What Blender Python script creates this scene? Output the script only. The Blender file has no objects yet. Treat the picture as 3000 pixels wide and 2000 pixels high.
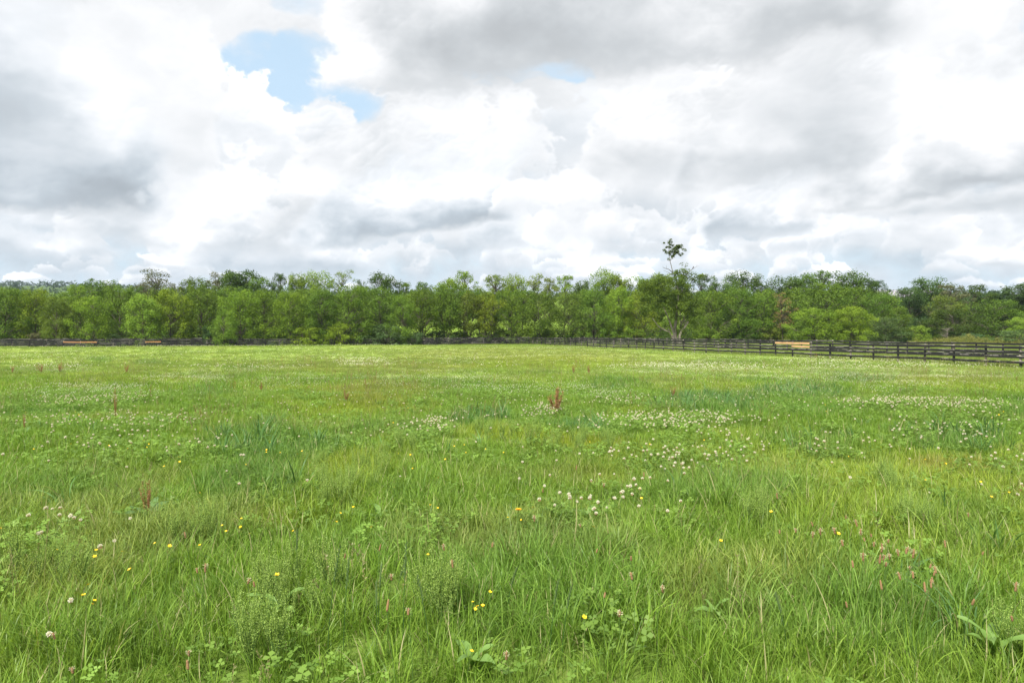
import bpy, math, random
import numpy as np
from math import sin, cos, pi, radians, exp, sqrt, atan2
from mathutils import Vector, Matrix, Euler

SC = bpy.context.scene
COL = SC.collection
EYE = 1.38          # camera height above the grass it stands on
FPX, CX, HY = 2000.0, 1500.0, 870.0    # focal length, centre column and eye level of the photograph (3000 px wide)

# ------------------------------------------------------------------ camera
cam_d = bpy.data.cameras.new('camera')
cam = bpy.data.objects.new('camera', cam_d)
COL.objects.link(cam)
cam.location = (0, 0, EYE)
cam.rotation_euler = (radians(90), 0, 0)
cam_d.sensor_width = 36.0
cam_d.lens = 24.0
cam_d.shift_y = -(1000.0 - HY) / 3000.0
cam_d.clip_start = 0.05
cam_d.clip_end = 20000
SC.camera = cam

# ------------------------------------------------------------------ exposure
SC.view_settings.view_transform = 'Standard'
SC.view_settings.look = 'None'
SC.view_settings.gamma = 1.0
SC.view_settings.use_curve_mapping = False
SC.view_settings.exposure = 1.0
SC.cycles.max_bounces = 8
SC.cycles.diffuse_bounces = 3
SC.cycles.glossy_bounces = 2
SC.cycles.transmission_bounces = 5
SC.cycles.transparent_max_bounces = 6
SC.cycles.volume_bounces = 0
SC.cycles.caustics_reflective = False
SC.cycles.caustics_refractive = False

# ------------------------------------------------------------------ sun
SUN_EL, SUN_AZ = radians(54), radians(-150)     # azimuth from the view direction, clockwise: behind the left shoulder
sd = bpy.data.lights.new('sun', 'SUN')
sd.energy = 4.2
sd.angle = radians(6.0)
sd.color = (1.0, 0.955, 0.88)
sun = bpy.data.objects.new('sun', sd)
COL.objects.link(sun)
sun_dir = Vector((sin(SUN_AZ) * cos(SUN_EL), cos(SUN_AZ) * cos(SUN_EL), sin(SUN_EL)))
sun.rotation_euler = (-sun_dir).to_track_quat('-Z', 'Y').to_euler()
sun.location = (-30, -40, 60)

# ------------------------------------------------------------------ sky
world = bpy.data.worlds.new('World')
SC.world = world
world.use_nodes = True
WT = world.node_tree
for n in list(WT.nodes):
    WT.nodes.remove(n)


class S:
    """A node socket with arithmetic: every operation adds one Math node to the tree it belongs to."""
    def __init__(self, tree, sock):
        self.t, self.s = tree, sock

    def _op(self, op, b=None, c=None, rev=False, clamp=False):
        n = self.t.nodes.new('ShaderNodeMath')
        n.operation = op
        n.use_clamp = clamp
        args = [self, b, c] if not rev else [b, self]
        for i, a in enumerate(args):
            if a is None:
                continue
            if isinstance(a, S):
                self.t.links.new(a.s, n.inputs[i])
            else:
                n.inputs[i].default_value = float(a)
        return S(self.t, n.outputs[0])

    def __add__(self, b): return self._op('ADD', b)
    def __radd__(self, b): return self._op('ADD', b)
    def __sub__(self, b): return self._op('SUBTRACT', b)
    def __rsub__(self, b): return self._op('SUBTRACT', b, rev=True)
    def __mul__(self, b): return self._op('MULTIPLY', b)
    def __rmul__(self, b): return self._op('MULTIPLY', b)
    def __truediv__(self, b): return self._op('DIVIDE', b)
    def __rtruediv__(self, b): return self._op('DIVIDE', b, rev=True)
    def pow(self, b): return self._op('POWER', b)
    def max(self, b): return self._op('MAXIMUM', b)
    def min(self, b): return self._op('MINIMUM', b)
    def exp(self): return self._op('EXPONENT')
    def ln(self): return self._op('LOGARITHM', math.e)
    def abs(self): return self._op('ABSOLUTE')
    def clamp(self): return self._op('ADD', 0.0, clamp=True)

    def step(self, lo, hi, a=0.0, b=1.0):
        n = self.t.nodes.new('ShaderNodeMapRange')
        n.interpolation_type = 'SMOOTHSTEP'
        self.t.links.new(self.s, n.inputs['Value'])
        n.inputs['From Min'].default_value = lo
        n.inputs['From Max'].default_value = hi
        n.inputs['To Min'].default_value = a
        n.inputs['To Max'].default_value = b
        return S(self.t, n.outputs['Result'])


def comb(t, x, y, z):
    n = t.nodes.new('ShaderNodeCombineXYZ')
    for i, v in enumerate((x, y, z)):
        if isinstance(v, S):
            t.links.new(v.s, n.inputs[i])
        else:
            n.inputs[i].default_value = v
    return n.outputs[0]


def noise(t, vec, scale, detail=4, rough=0.55, lac=2.0, dist=0.0, dim='3D'):
    n = t.nodes.new('ShaderNodeTexNoise')
    n.noise_dimensions = dim
    t.links.new(vec, n.inputs['Vector'])
    n.inputs['Scale'].default_value = scale
    n.inputs['Detail'].default_value = detail
    n.inputs['Roughness'].default_value = rough
    n.inputs['Lacunarity'].default_value = lac
    n.inputs['Distortion'].default_value = dist
    return S(t, n.outputs['Fac'])


def mixcol(t, f, a, b, mode='MIX'):
    n = t.nodes.new('ShaderNodeMix')
    n.data_type = 'RGBA'
    n.blend_type = mode
    ins = {i.identifier: i for i in n.inputs}
    for key, v in (('Factor_Float', f), ('A_Color', a), ('B_Color', b)):
        if isinstance(v, S):
            t.links.new(v.s, ins[key])
        elif isinstance(v, (int, float)):
            ins[key].default_value = v
        elif isinstance(v, tuple):
            ins[key].default_value = (*v, 1) if len(v) == 3 else v
        else:
            t.links.new(v, ins[key])
    return [o for o in n.outputs if o.identifier == 'Result_Color'][0]


def ray(px, py):
    """azimuth and elevation of a point of the photograph"""
    x, z = (px - CX) / FPX, (HY - py) / FPX
    return atan2(x, 1.0), atan2(z, sqrt(1 + x * x))

# ---- noise on arrays (gradient noise with hashed lattice), used for clouds, terrain and planting
def _hash(ix, iy, seed):
    h = (ix.astype(np.int64) * 374761393 + iy.astype(np.int64) * 668265263 + seed * 974634777) & 0xFFFFFFFF
    h = ((h ^ (h >> 13)) * 1274126177) & 0xFFFFFFFF
    return (h ^ (h >> 16)) & 0xFFFF


_GA = np.arange(256) / 256 * 2 * pi
_GC, _GS = np.cos(_GA).astype(np.float32), np.sin(_GA).astype(np.float32)


def gnoise(x, y, seed=0):
    """gradient noise, about -0.7..0.7"""
    x0, y0 = np.floor(x), np.floor(y)
    fx, fy = (x - x0).astype(np.float32), (y - y0).astype(np.float32)
    ix, iy = x0.astype(np.int64), y0.astype(np.int64)
    u = fx * fx * fx * (fx * (fx * 6 - 15) + 10)
    v = fy * fy * fy * (fy * (fy * 6 - 15) + 10)

    def g(i, j):
        h = _hash(ix + i, iy + j, seed) & 255
        return _GC[h] * (fx - i) + _GS[h] * (fy - j)
    a = g(0, 0); b = g(1, 0); c = g(0, 1); d = g(1, 1)
    p = a + (b - a) * u
    q = c + (d - c) * u
    return (p + (q - p) * v) * 1.4


def fbm(x, y, octaves=5, gain=0.5, seed=0, billow=False):
    out = np.zeros(np.broadcast(x, y).shape, np.float32)
    amp, f, tot = 1.0, 1.0, 0.0
    for o in range(octaves):
        n = gnoise(x * f + 17.3 * o, y * f - 9.1 * o, seed + o * 31)
        if billow:
            n = 1.0 - 2.2 * np.abs(n)       # rounded heads between sharp creases
            n = n - 0.35
        out += amp * n
        tot += amp
        amp *= gain
        f *= 2.03
    return out / tot * 1.6


def sstep(lo, hi, x):
    t = np.clip((x - lo) / (hi - lo), 0, 1)
    return t * t * (3 - 2 * t)


SKY_GAIN = 0.525


def cloud_window(a0, a1, na, e0, e1, ne, octs):
    """colour and cover of the clouds over a window of azimuth and elevation"""
    az = np.linspace(a0, a1, na, dtype=np.float32)[None, :]
    el = np.linspace(e0, e1, ne, dtype=np.float32)[:, None]
    az, el = np.broadcast_to(az, (ne, na)), np.broadcast_to(el, (ne, na))
    s = np.maximum(el + 0.12, 0.04)
    lowf = fbm(az * 3.0, el * 4.5, 3, 0.5, 3)
    lowg = fbm(az * 3.0 + 9, el * 4.5, 3, 0.5, 4)
    wx = fbm(az * 7, el * 9, octs, 0.55, 11)
    wy = fbm(az * 7, el * 9, octs, 0.55, 12)

    def deck(first, last, r0, gain, seed, billow, asp=1.35):
        """noise whose features shrink towards the horizon: each octave fades in where it is small against the height above the horizon"""
        out, tot = np.zeros(az.shape, np.float32), np.zeros(az.shape, np.float32)
        for o in range(first, last):
            f = 2.0 ** o
            r = f * s
            w = np.minimum(1.0, (r / r0) ** 3) * np.maximum(r / r0, 1.0) ** gain
            n = gnoise(az * f + wx * 0.055 * f / 8 + o * 7.7, el * f * asp + wy * 0.055 * f / 8 - o * 3.1, seed + o)
            if billow:
                n = 0.62 - 2.1 * np.abs(n)
            out += w * n
            tot += w
        return out / tot * 1.7
    big = deck(1, 8, 1.1, -1.0, 210, False, 1.6)
    soft = deck(2, 8, 2.0, -1.1, 440, False, 1.6)
    puff = deck(2, 11 if octs > 6 else 8, 2.4, -0.72, 330, True)
    sm = deck(2, 7, 2.4, -1.0, 330, True)
    gy, gx = np.gradient(sm)
    de, da = (e1 - e0) / ne, (a1 - a0) / na
    patch = sstep(-0.35, 0.45, deck(2, 6, 1.6, -1.0, 77, False))
    relief = np.clip((gy / de * 0.9 - gx / da * 0.5) * s * 0.055, -1, 1) * (0.25 + 0.75 * patch)
    A = az + wx * 0.030 + lowf * 0.03
    E = el + wy * 0.020 + lowg * 0.02
    A3 = az + wx * 0.012 + lowf * 0.045
    E3 = el + wy * 0.008 + lowg * 0.014
    front = sstep(1.05, 0.80, np.abs(az)) * sstep(0.66, 0.50, el)
    F = 3000 / 2352

    def at(x, y):
        return ray(x * F, y * F)

    # high thin white layer with its blue openings
    hole = np.zeros_like(az)
    for x0, y0, x1, y1, k, rot in (
        (570, 105, 930, 285, 1.35, 0.0), (480, 85, 680, 245, 0.74, 0), (1000, 170, 1140, 232, 0.75, 0.0), (1215, 160, 1345, 215, 0.95, 0), (1080, 175, 1300, 225, 0.5, 0), (620, -60, 780, 70, 0.42, 0.0), (690, 90, 780, 140, 0.6, 0),
        (395, -30, 470, 20, 0.85, 0), (1920, 448, 2050, 492, 0.9, 0), (2320, 20, 2400, 70, 0.6, 0), (1130, 385, 1330, 450, 0.40, 0),
        (1400, 490, 1600, 600, 0.40, 0), (1860, 500, 2110, 590, 0.46, 0), (2240, 515, 2400, 610, 0.5, 0), (1000, 480, 1100, 520, 0.3, 0),
        (-60, 600, 140, 660, 0.36, 0), (150, 610, 420, 660, 0.36, 0), (1880, 590, 2352, 680, 0.36, 0)):
        ca, ce = at((x0 + x1) / 2, (y0 + y1) / 2)
        ra, re = abs(at(x0, (y0 + y1) / 2)[0] - ca), abs(at((x0 + x1) / 2, y1)[1] - ce)
        U, V = (A - ca), (E - ce)
        if rot:
            U, V = U * cos(rot) + V * sin(rot), V * cos(rot) - U * sin(rot)
        r2 = (U / ra) ** 2 + (V / re) ** 2
        hole = np.maximum(hole, k * sstep(1.5, 0.35, r2))
    hole = np.maximum(hole, sstep(0.17, 0.05, el) * 0.42)
    gen = sstep(0.12, 0.5, big + 0.35 * puff)
    op = front * hole + (1 - front) * gen
    op = op + (puff * 0.24 + wx * 0.12) * sstep(0.0, 0.35, op)
    wisp = sstep(-0.15, 0.55, soft * 0.7 + lowf * 0.8 + wx * 0.5)
    cover = 1 - (1 - 0.5 * wisp) * sstep(0.20, 0.80, op + wx * 0.16 * sstep(0.05, 0.3, op)) * 0.93
    lum = 0.915 + relief * 0.03 + puff * 0.05 + soft * 0.10 - sstep(-0.1, 0.5, big) * (0.09 + 0.28 * (1 - front)) - sstep(0.19, 0.03, el) * 0.10
    blue = sstep(0.30, 0.02, el) * 0.9 + 0.15

    def paint(l, b):
        t = np.clip((l - 0.62) / 0.40, 0, 1)[..., None]
        b = np.broadcast_to(np.asarray(b, np.float32), l.shape)[..., None]
        g = np.array([0.945, 0.982, 1.015], np.float32) * (1 - b) + np.array([0.855, 0.975, 1.09], np.float32) * b
        w = np.array([0.985, 0.986, 1.0], np.float32) * (1 - b) + np.array([0.955, 0.980, 1.02], np.float32) * b
        l = l + sstep(0.98, 1.15, l) * 0.45              # lit heads, brighter than the picture can show
        return np.maximum(l, 0.25)[..., None] * (g * (1 - t) + w * t)

    col = paint(lum, blue)

    def heap(x0, x1, yb, yt, dark, b=0.3, hi=1.06, crisp=0.10, bsoft=0.12, slope=0.0, rough=1.0, alpha=1.0, knee=0.55, skew=0.0):
        """one heap cloud over the box x0..x1, yt..yb of the 2352 px photograph: shaded flat base, bright heaped top"""
        dark = dark * 0.84 if dark > 0.25 else dark
        ca, eb = at((x0 + x1) / 2, yb)
        et = at((x0 + x1) / 2, yt)[1]
        ra, h = abs(at(x0, yb)[0] - ca), et - eb
        m = 1.7 * ra + abs(skew) * ra * 2 + 0.10             # only the part of the window it can reach
        c0, c1 = np.searchsorted(az[0], [ca - m, ca + m])
        r0, r1 = np.searchsorted(el[:, 0], [eb - 0.6 * h - 0.07 - abs(slope) * m, et + 1.2 * h + 0.07 + abs(slope) * m])
        if c1 <= c0 or r1 <= r0:
            return
        w = (slice(r0, r1), slice(c0, c1))
        az_, pf, so = az[w], puff[w], soft[w]
        T = (E3[w] - eb - (az_ - ca) * slope) / h
        U = (A3[w] - ca) / ra - skew * T
        U2 = U * U
        dome = 1.0 - (0.35 * U2 + 0.65 * U2 * U2) - np.maximum(T, 0)
        phi = dome + rough * (pf * 0.52 + so * 0.20)
        a = sstep(-crisp, crisp * 1.2, phi)
        Tb = T + so * 0.16 + pf * 0.07
        a = (a * sstep(-bsoft, bsoft, Tb) * alpha)
        shade = 1 - sstep(0.02, knee + 0.25, T + so * 0.30 + pf * 0.12 + np.maximum(0, U2 - 0.55) * 0.4)
        thick = sstep(-0.05, 0.45, phi)
        edgefade = sstep(1.15, 0.45, U2 + so * 0.3)
        l = hi - 0.065 - dark * shade * (0.35 + 0.65 * thick) * edgefade + (relief[w] * 0.05 + pf * 0.06) * (1 - 0.85 * shade) + so * 0.14
        a3 = a[..., None]
        col[w] = col[w] * (1 - a3) + paint(l, b) * a3
        cover[w] = cover[w] * (1 - a) + a

    # small far heaps, lowest first
    rs = random.Random(8)
    small = []
    for k in range(120):
        yb = 672 - 150 * rs.random() ** 1.4
        sz = (690 - yb) / 110
        xc = rs.uniform(-500, 2850)
        w = rs.uniform(40, 105) * (sz + 0.25)
        small.append((xc - w, xc + w, yb, yb - rs.uniform(24, 46) * (sz + 0.12), rs.uniform(0.08, 0.26), rs.uniform(0.5, 1.0), rs.uniform(1.02, 1.14)))
    small += [(915, 990, 612, 578, 0.10, 0.6, 1.07), (1135, 1240, 608, 566, 0.12, 0.6, 1.07), (2170, 2420, 612, 540, 0.12, 0.5, 1.06), (400, 470, 602, 560, 0.1, 0.5, 1.06),
              (1450, 1600, 600, 500, 0.12, 0.6, 1.04), (1660, 1860, 600, 545, 0.10, 0.6, 1.05)]
    small.sort(key=lambda c: -c[2])
    for c in small:
        heap(*c, crisp=0.11, bsoft=0.55, alpha=0.9, rough=1.8, knee=0.5)
    rs = random.Random(23)
    mid = []
    for k in range(60):
        yb = rs.uniform(300, 590)
        sz = (690 - yb) / 200
        xc = rs.uniform(-250, 2600)
        w = rs.uniform(60, 150) * (0.45 + 0.55 * sz)
        mid.append((xc - w, xc + w, yb, yb - rs.uniform(60, 115) * (0.35 + 0.65 * sz), rs.uniform(0.07, 0.20), rs.uniform(0.35, 0.8), rs.uniform(0.98, 1.09)))
    mid.sort(key=lambda c: -c[2])
    for c in mid:
        heap(*c, crisp=0.07, bsoft=0.55, alpha=0.95, rough=1.25, knee=0.45, skew=rs.uniform(-.3, .3))
    #    x0    x1   yb   yt  dark  blue  hi  crisp bsoft slope rough alpha knee skew
    for c in (
        (-120, 360, 600, 535, 0.22, 0.9, 0.99, 0.30, 0.35),
        (420, 900, 618, 530, 0.27, 1.0, 0.99, 0.35, 0.30),
        (1040, 1290, 572, 495, 0.26, 0.9, 1.01, 0.25, 0.25),
        (1220, 1460, 545, 465, 0.10, 0.5, 1.07, 0.16, 0.30),
        (2105, 2250, 572, 470, 0.12, 0.5, 1.06, 0.14, 0.30, 0.0, 1.0, 1.0, 0.55, 0.3),
        (1610, 1920, 542, 415, 0.42, 0.8, 1.06, 0.16, 0.20, 0.03, 1.0, 1.0, 0.4, 0.3),
        (140, 800, 562, 360, 0.30, 0.7, 1.06, 0.14, 0.16, 0.0, 1.0, 1.0, 0.30),
        (1985, 2450, 494, 415, 0.20, 0.4, 1.04, 0.20, 0.25, 0.04),
        (590, 1260, 500, 236, 0.16, 0.3, 1.04, 0.08, 0.30, 0.10, 1.1, 1.0, 0.35, 0.25),
        (690, 1220, 524, 350, 0.43, 0.9, 1.02, 0.30, 0.08, 0.10, 0.8, 1.0, 0.45, 0.3),
        (1130, 1370, 482, 385, 0.12, 0.5, 1.10, 0.14, 0.35),
        (1290, 1720, 430, 140, 0.16, 0.2, 1.05, 0.09, 0.4, 0.08, 1.0, 1.0, 0.4),
        (1830, 2620, 444, 150, 0.43, 0.35, 1.09, 0.25, 0.07, 0.07, 0.8, 1.0, 0.28, 0.2),
        (1500, 2020, 410, 180, 0.34, 0.35, 1.02, 0.34, 0.07, 0.03, 0.7, 0.95, 0.5, 0.4),
        (150, 505, 420, -160, 0.05, 0.2, 1.05, 0.2, 0.4),
        (-260, 500, 480, 190, 0.40, 0.8, 0.96, 0.30, 0.11, 0.05, 0.7, 1.0, 0.75),
        (-320, 330, 310, -60, 0.38, 0.7, 0.98, 0.40, 0.30, 0.0, 0.6, 0.95, 0.7),
        (1600, 2480, 330, -40, 0.14, 0.2, 1.02, 0.5, 0.45, 0.10, 0.6, 0.75, 0.8),
        (745, 2120, 176, -420, 0.42, 0.15, 1.05, 0.16, 0.10, 0.05, 0.8, 1.0, 0.50),
    ):
        heap(*c)
    return col, cover


NA, NE, E_LO, E_HI = 5120, 1290, -0.06, 1.58
front_a, front_e = 1.0, 0.70
i0, i1 = int((-front_a / (2 * pi) + 0.5) * NA), int((front_a / (2 * pi) + 0.5) * NA)
j1 = int((front_e - E_LO) / (E_HI - E_LO) * NE)


def a_of(i): return ((i + 0.5) / NA - 0.5) * 2 * pi
def e_of(j): return E_LO + (j + 0.5) / NE * (E_HI - E_LO)


def make_sky_array():
    c, v = cloud_window(a_of(1.5), a_of(NA - 2.5), NA // 4, e_of(1.5), e_of(NE - 2.5), NE // 4, 5)
    c = np.concatenate([c, v[..., None]], -1)
    c = np.repeat(np.repeat(c, 4, 0), 4, 1)
    for ax in (0, 1):                        # smooth the enlarged rear part
        c = (np.roll(c, 1, ax) + 2 * c + np.roll(c, -1, ax)) / 4
        c = (np.roll(c, 2, ax) + 2 * c + np.roll(c, -2, ax)) / 4
    full = np.ones((NE, NA, 4), np.float32)
    full[:c.shape[0], :c.shape[1]] = c
    full[c.shape[0]:] = c[-1].mean(0)
    c, v = cloud_window(a_of(i0), a_of(i1 - 1), i1 - i0, e_of(0), e_of(j1 - 1), j1, 8)
    c = np.concatenate([c, v[..., None]], -1)
    wa = sstep(0, 120, np.minimum(np.arange(i1 - i0), np.arange(i1 - i0)[::-1]).astype(np.float32))[None, :]
    we = sstep(0, 120, np.arange(j1)[::-1].astype(np.float32))[:, None]
    w = (wa * we)[..., None]
    full[:j1, i0:i1] = full[:j1, i0:i1] * (1 - w) + c * w
    seam = 160                               # join the two ends behind the camera
    t = (np.arange(seam) / seam * 0.5 + 0.5)[None, :, None]
    L, R = full[:, :seam].copy(), full[:, -seam:].copy()
    full[:, :seam] = L * t + R[:, ::-1] * (1 - t)
    full[:, -seam:] = R * t[:, ::-1] + L[:, ::-1] * (1 - t[:, ::-1])
    return full

_sky = make_sky_array()
img = bpy.data.images.new('clouds', NA, NE, alpha=True, float_buffer=True, is_data=True)
img.pixels.foreach_set(np.ascontiguousarray(_sky, np.float32).ravel())
img.update()
del _sky
tc = WT.nodes.new('ShaderNodeTexCoord')
sep = WT.nodes.new('ShaderNodeSeparateXYZ')
WT.links.new(tc.outputs['Generated'], sep.inputs[0])
dx, dy, dz = (S(WT, sep.outputs[i]) for i in range(3))
cu = dx._op('ARCTAN2', dy) / (2 * pi) + 0.5
cv = ((dz._op('ARCSINE') - E_LO) / (E_HI - E_LO)).max(0.001).min(0.999)
it = WT.nodes.new('ShaderNodeTexImage')
it.image = img
it.extension = 'EXTEND'
it.interpolation = 'Linear'
WT.links.new(comb(WT, cu, cv, 0.0), it.inputs['Vector'])
sky_n = WT.nodes.new('ShaderNodeTexSky')
sky_n.sky_type = 'NISHITA'
sky_n.sun_disc = False
sky_n.sun_elevation = SUN_EL
sky_n.sun_rotation = SUN_AZ % (2 * pi)
sky_n.altitude = 290
sky_n.dust_density = 1.6
# clear sky between the clouds: the Sky Texture seen through a thin pale veil
veil = mixcol(WT, 0.80, sky_n.outputs['Color'], (6.0 * SKY_GAIN, 8.05 * SKY_GAIN, 9.8 * SKY_GAIN))
gain = WT.nodes.new('ShaderNodeVectorMath')
gain.operation = 'SCALE'
gain.inputs['Scale'].default_value = 10.0 * SKY_GAIN
WT.links.new(it.outputs['Color'], gain.inputs[0])
skycol = mixcol(WT, S(WT, it.outputs['Alpha']), veil, gain.outputs[0])
bg = WT.nodes.new('ShaderNodeBackground')
bg.inputs['Strength'].default_value = 0.1
WT.links.new(skycol, bg.inputs['Color'])
wo = WT.nodes.new('ShaderNodeOutputWorld')
WT.links.new(bg.outputs[0], wo.inputs['Surface'])
world.cycles.sampling_method = 'MANUAL'
world.cycles.sample_map_resolution = 512

# ------------------------------------------------------------------ helpers for meshes and objects
def new_mesh(name, verts, faces=None, quads=None, tris=None, attrs=None, mat=None, smooth=False):
    """mesh from arrays; quads (n,4) and tris (n,3) index arrays; attrs: {name: (domain, type, array)}"""
    me = bpy.data.meshes.new(name)
    verts = np.asarray(verts, np.float32).reshape(-1, 3)
    if faces is not None:
        me.from_pydata([tuple(map(float, v)) for v in verts], [], faces)
    else:
        parts, loops, starts, n = [], [], [], 0
        for arr, k in ((quads, 4), (tris, 3)):
            if arr is not None and len(arr):
                arr = np.asarray(arr, np.int32).reshape(-1, k)
                loops.append(arr.ravel())
                starts.append(n + np.arange(len(arr), dtype=np.int32) * k)
                n += arr.size
        loops, starts = np.concatenate(loops), np.concatenate(starts)
        me.vertices.add(len(verts))
        me.vertices.foreach_set('co', verts.ravel())
        me.loops.add(len(loops))
        me.loops.foreach_set('vertex_index', loops)
        me.polygons.add(len(starts))
        me.polygons.foreach_set('loop_start', starts)
        me.update(calc_edges=True)
    for k, (dom, typ, arr) in (attrs or {}).items():
        a = me.attributes.new(k, typ, dom)
        a.data.foreach_set('vector' if typ == 'FLOAT_VECTOR' else 'value', np.asarray(arr, np.float32).ravel())
    if mat:
        me.materials.append(mat)
    if smooth:
        me.polygons.foreach_set('use_smooth', np.ones(len(me.polygons), bool))
    me.validate()
    return me


def link(name, data, parent=None, loc=None):
    o = bpy.data.objects.new(name, data)
    COL.objects.link(o)
    if parent is not None:
        o.parent = parent
    if loc is not None:
        o.location = loc
    return o


def tag(o, label=None, cat=None, group=None, kind=None):
    for k, v in (('label', label), ('category', cat), ('group', group), ('kind', kind)):
        if v:
            o[k] = v
    return o


def thing(name, label, cat, loc=(0, 0, 0), rotz=0.0, group=None):
    o = link(name, None, None, loc)
    o.rotation_euler = (0, 0, rotz)
    o.empty_display_size = 0.1
    return tag(o, label, cat, group)


class MB:
    """collects boxes, tubes and faces into one mesh"""
    def __init__(self):
        self.v, self.f = [], []

    def add(self, v, f):
        n = len(self.v)
        self.v += [tuple(map(float, p)) for p in v]
        self.f += [tuple(i + n for i in q) for q in f]

    def tube(self, pts, radii, k=6, cap=True):
        pts = [Vector(p) for p in pts]
        v, f = [], []
        side = None
        for i, p in enumerate(pts):
            d = (pts[min(i + 1, len(pts) - 1)] - pts[max(i - 1, 0)])
            if d.length < 1e-9:
                d = Vector((0, 0, 1))
            d.normalize()
            if side is None:
                side = d.cross(Vector((0.31, 0.87, 0.38)))
                if side.length < 0.1:
                    side = d.cross(Vector((1, 0, 0)))
            side = (side - d * side.dot(d)).normalized()
            up = d.cross(side)
            for j in range(k):
                a = 2 * pi * j / k
                v.append(p + (side * cos(a) + up * sin(a)) * radii[i])
        for i in range(len(pts) - 1):
            for j in range(k):
                a, b = i * k + j, i * k + (j + 1) % k
                f.append((a, b, b + k, a + k))
        if cap:
            f.append(tuple(range(k))[::-1])
            f.append(tuple(range(len(v) - k, len(v))))
        self.add(v, f)

    def box(self, x0, x1, y0, y1, z0, z1):
        self.add([(x0, y0, z0), (x1, y0, z0), (x1, y1, z0), (x0, y1, z0), (x0, y0, z1), (x1, y0, z1), (x1, y1, z1), (x0, y1, z1)],
                 [(0, 3, 2, 1), (4, 5, 6, 7), (0, 1, 5, 4), (1, 2, 6, 5), (2, 3, 7, 6), (3, 0, 4, 7)])

    def mesh(self, name, mat=None, smooth=False):
        return new_mesh(name, self.v, faces=self.f, mat=mat, smooth=smooth)


# ------------------------------------------------------------------ lie of the land
FENCE_R0 = np.array([34.11, 45.75]); FENCE_RD = np.array([cos(1.8815), sin(1.8815)])      # right run, towards the far corner
CORNER = FENCE_R0 + FENCE_RD * 2.44 * 41
FENCE_BD = np.array([-cos(radians(18.9)), -sin(radians(18.9))])                            # back run, from the corner to the left
BN = np.array([-FENCE_BD[1], FENCE_BD[0]]); BN = BN if BN[1] > 0 else -BN                  # across the back run, away from the camera

_py = np.array([-400, 0, 150, 172, 195, 215, 240, 300, 400, 600, 1000, 1500, 3000, 7000.])
_pz = np.array([14.0, 0, -7.9, -9.6, -10.4, -10.2, -8.7, -5.6, -3.9, -2.6, -1.6, -1.2, -1.0, -1.0])
_ty = np.arange(-400, 7000, 2.0)
_tz = np.interp(_ty, _py, _pz)
_k = np.exp(-0.5 * (np.arange(-12, 13) / 4.5) ** 2); _k /= _k.sum()
_tz = np.convolve(np.pad(_tz, 12, 'edge'), _k, 'valid')


def ground(x, y, fine=True):
    x, y = np.asarray(x, float), np.asarray(y, float)
    z = np.interp(y, _ty, _tz) - 1.02 * (1 - np.exp(-(np.maximum(y, 0) / 25) ** 2)) - np.interp(0, _ty, _tz)
    # low swell in front of the back fence, left of the corner
    d = (x - CORNER[0]) * BN[0] + (y - CORNER[1]) * BN[1]
    left = sstep(4.0, -28.0, x)
    z = z + left * (0.34 * np.exp(-((d + 23) / 11.0) ** 2) - 0.22 * np.exp(-((d) / 9.0) ** 2))
    # wooded ridge far off on the left
    a = np.arctan2(x, np.maximum(y, 1))
    r = np.hypot(x, y)
    z = z + sstep(900, 1700, r) * sstep(-0.40, -0.56, a) * 21 + sstep(500, 1300, r) * sstep(-0.35, -0.6, a) * 5
    z = z + sstep(500, 1500, r) * gnoise(x / 420.0, y / 420.0, 5) * 4.0
    if fine:
        near = np.exp(-(r / 70.0) ** 2)
        z = z + near * (gnoise(x / 5.1 + 3, y / 5.1, 8) * 0.11 + gnoise(x / 1.7, y / 1.7, 9) * 0.035) + (1 - near) * sstep(300, 150, r) * gnoise(x / 9.0, y / 9.0, 10) * 0.10
        z = z - near * (gnoise(3.0, 0.0, 8) * 0.11)
    return z


def gz(x, y):
    return float(ground(np.array([x]), np.array([y]))[0])


def on_ground(px, py):
    """where the line of sight through a point of the photograph (3000 px wide) meets the meadow"""
    t = (py - HY) / FPX
    ys = np.geomspace(1.6, 170, 900)
    xs = (px - CX) / FPX * ys
    below = (EYE - t * ys) < ground(xs, ys, False)
    i = int(np.argmax(below)) if below.any() else len(ys) - 1
    return float(xs[i]), float(ys[i])


def at_depth(px, py, y):
    return Vector(((px - CX) / FPX * y, y, EYE - (py - HY) / FPX * y))


# ------------------------------------------------------------------ materials
def material(name):
    m = bpy.data.materials.new(name)
    m.use_nodes = True
    nt = m.node_tree
    for n in list(nt.nodes):
        nt.nodes.remove(n)
    out = nt.nodes.new('ShaderNodeOutputMaterial')
    return m, nt, out


def attr(nt, name, kind='GEOMETRY', out='Fac'):
    n = nt.nodes.new('ShaderNodeAttribute')
    n.attribute_type = kind
    n.attribute_name = name
    return n.outputs[out]


def principled(nt, out, col, rough=0.6, spec=0.3):
    b = nt.nodes.new('ShaderNodeBsdfPrincipled')
    if isinstance(col, tuple):
        b.inputs['Base Color'].default_value = (*col, 1)
    else:
        nt.links.new(col, b.inputs['Base Color'])
    if isinstance(rough, S):
        nt.links.new(rough.s, b.inputs['Roughness'])
    else:
        b.inputs['Roughness'].default_value = rough
    b.inputs['Specular IOR Level'].default_value = spec
    nt.links.new(b.outputs[0], out.inputs['Surface'])
    return b


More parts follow.
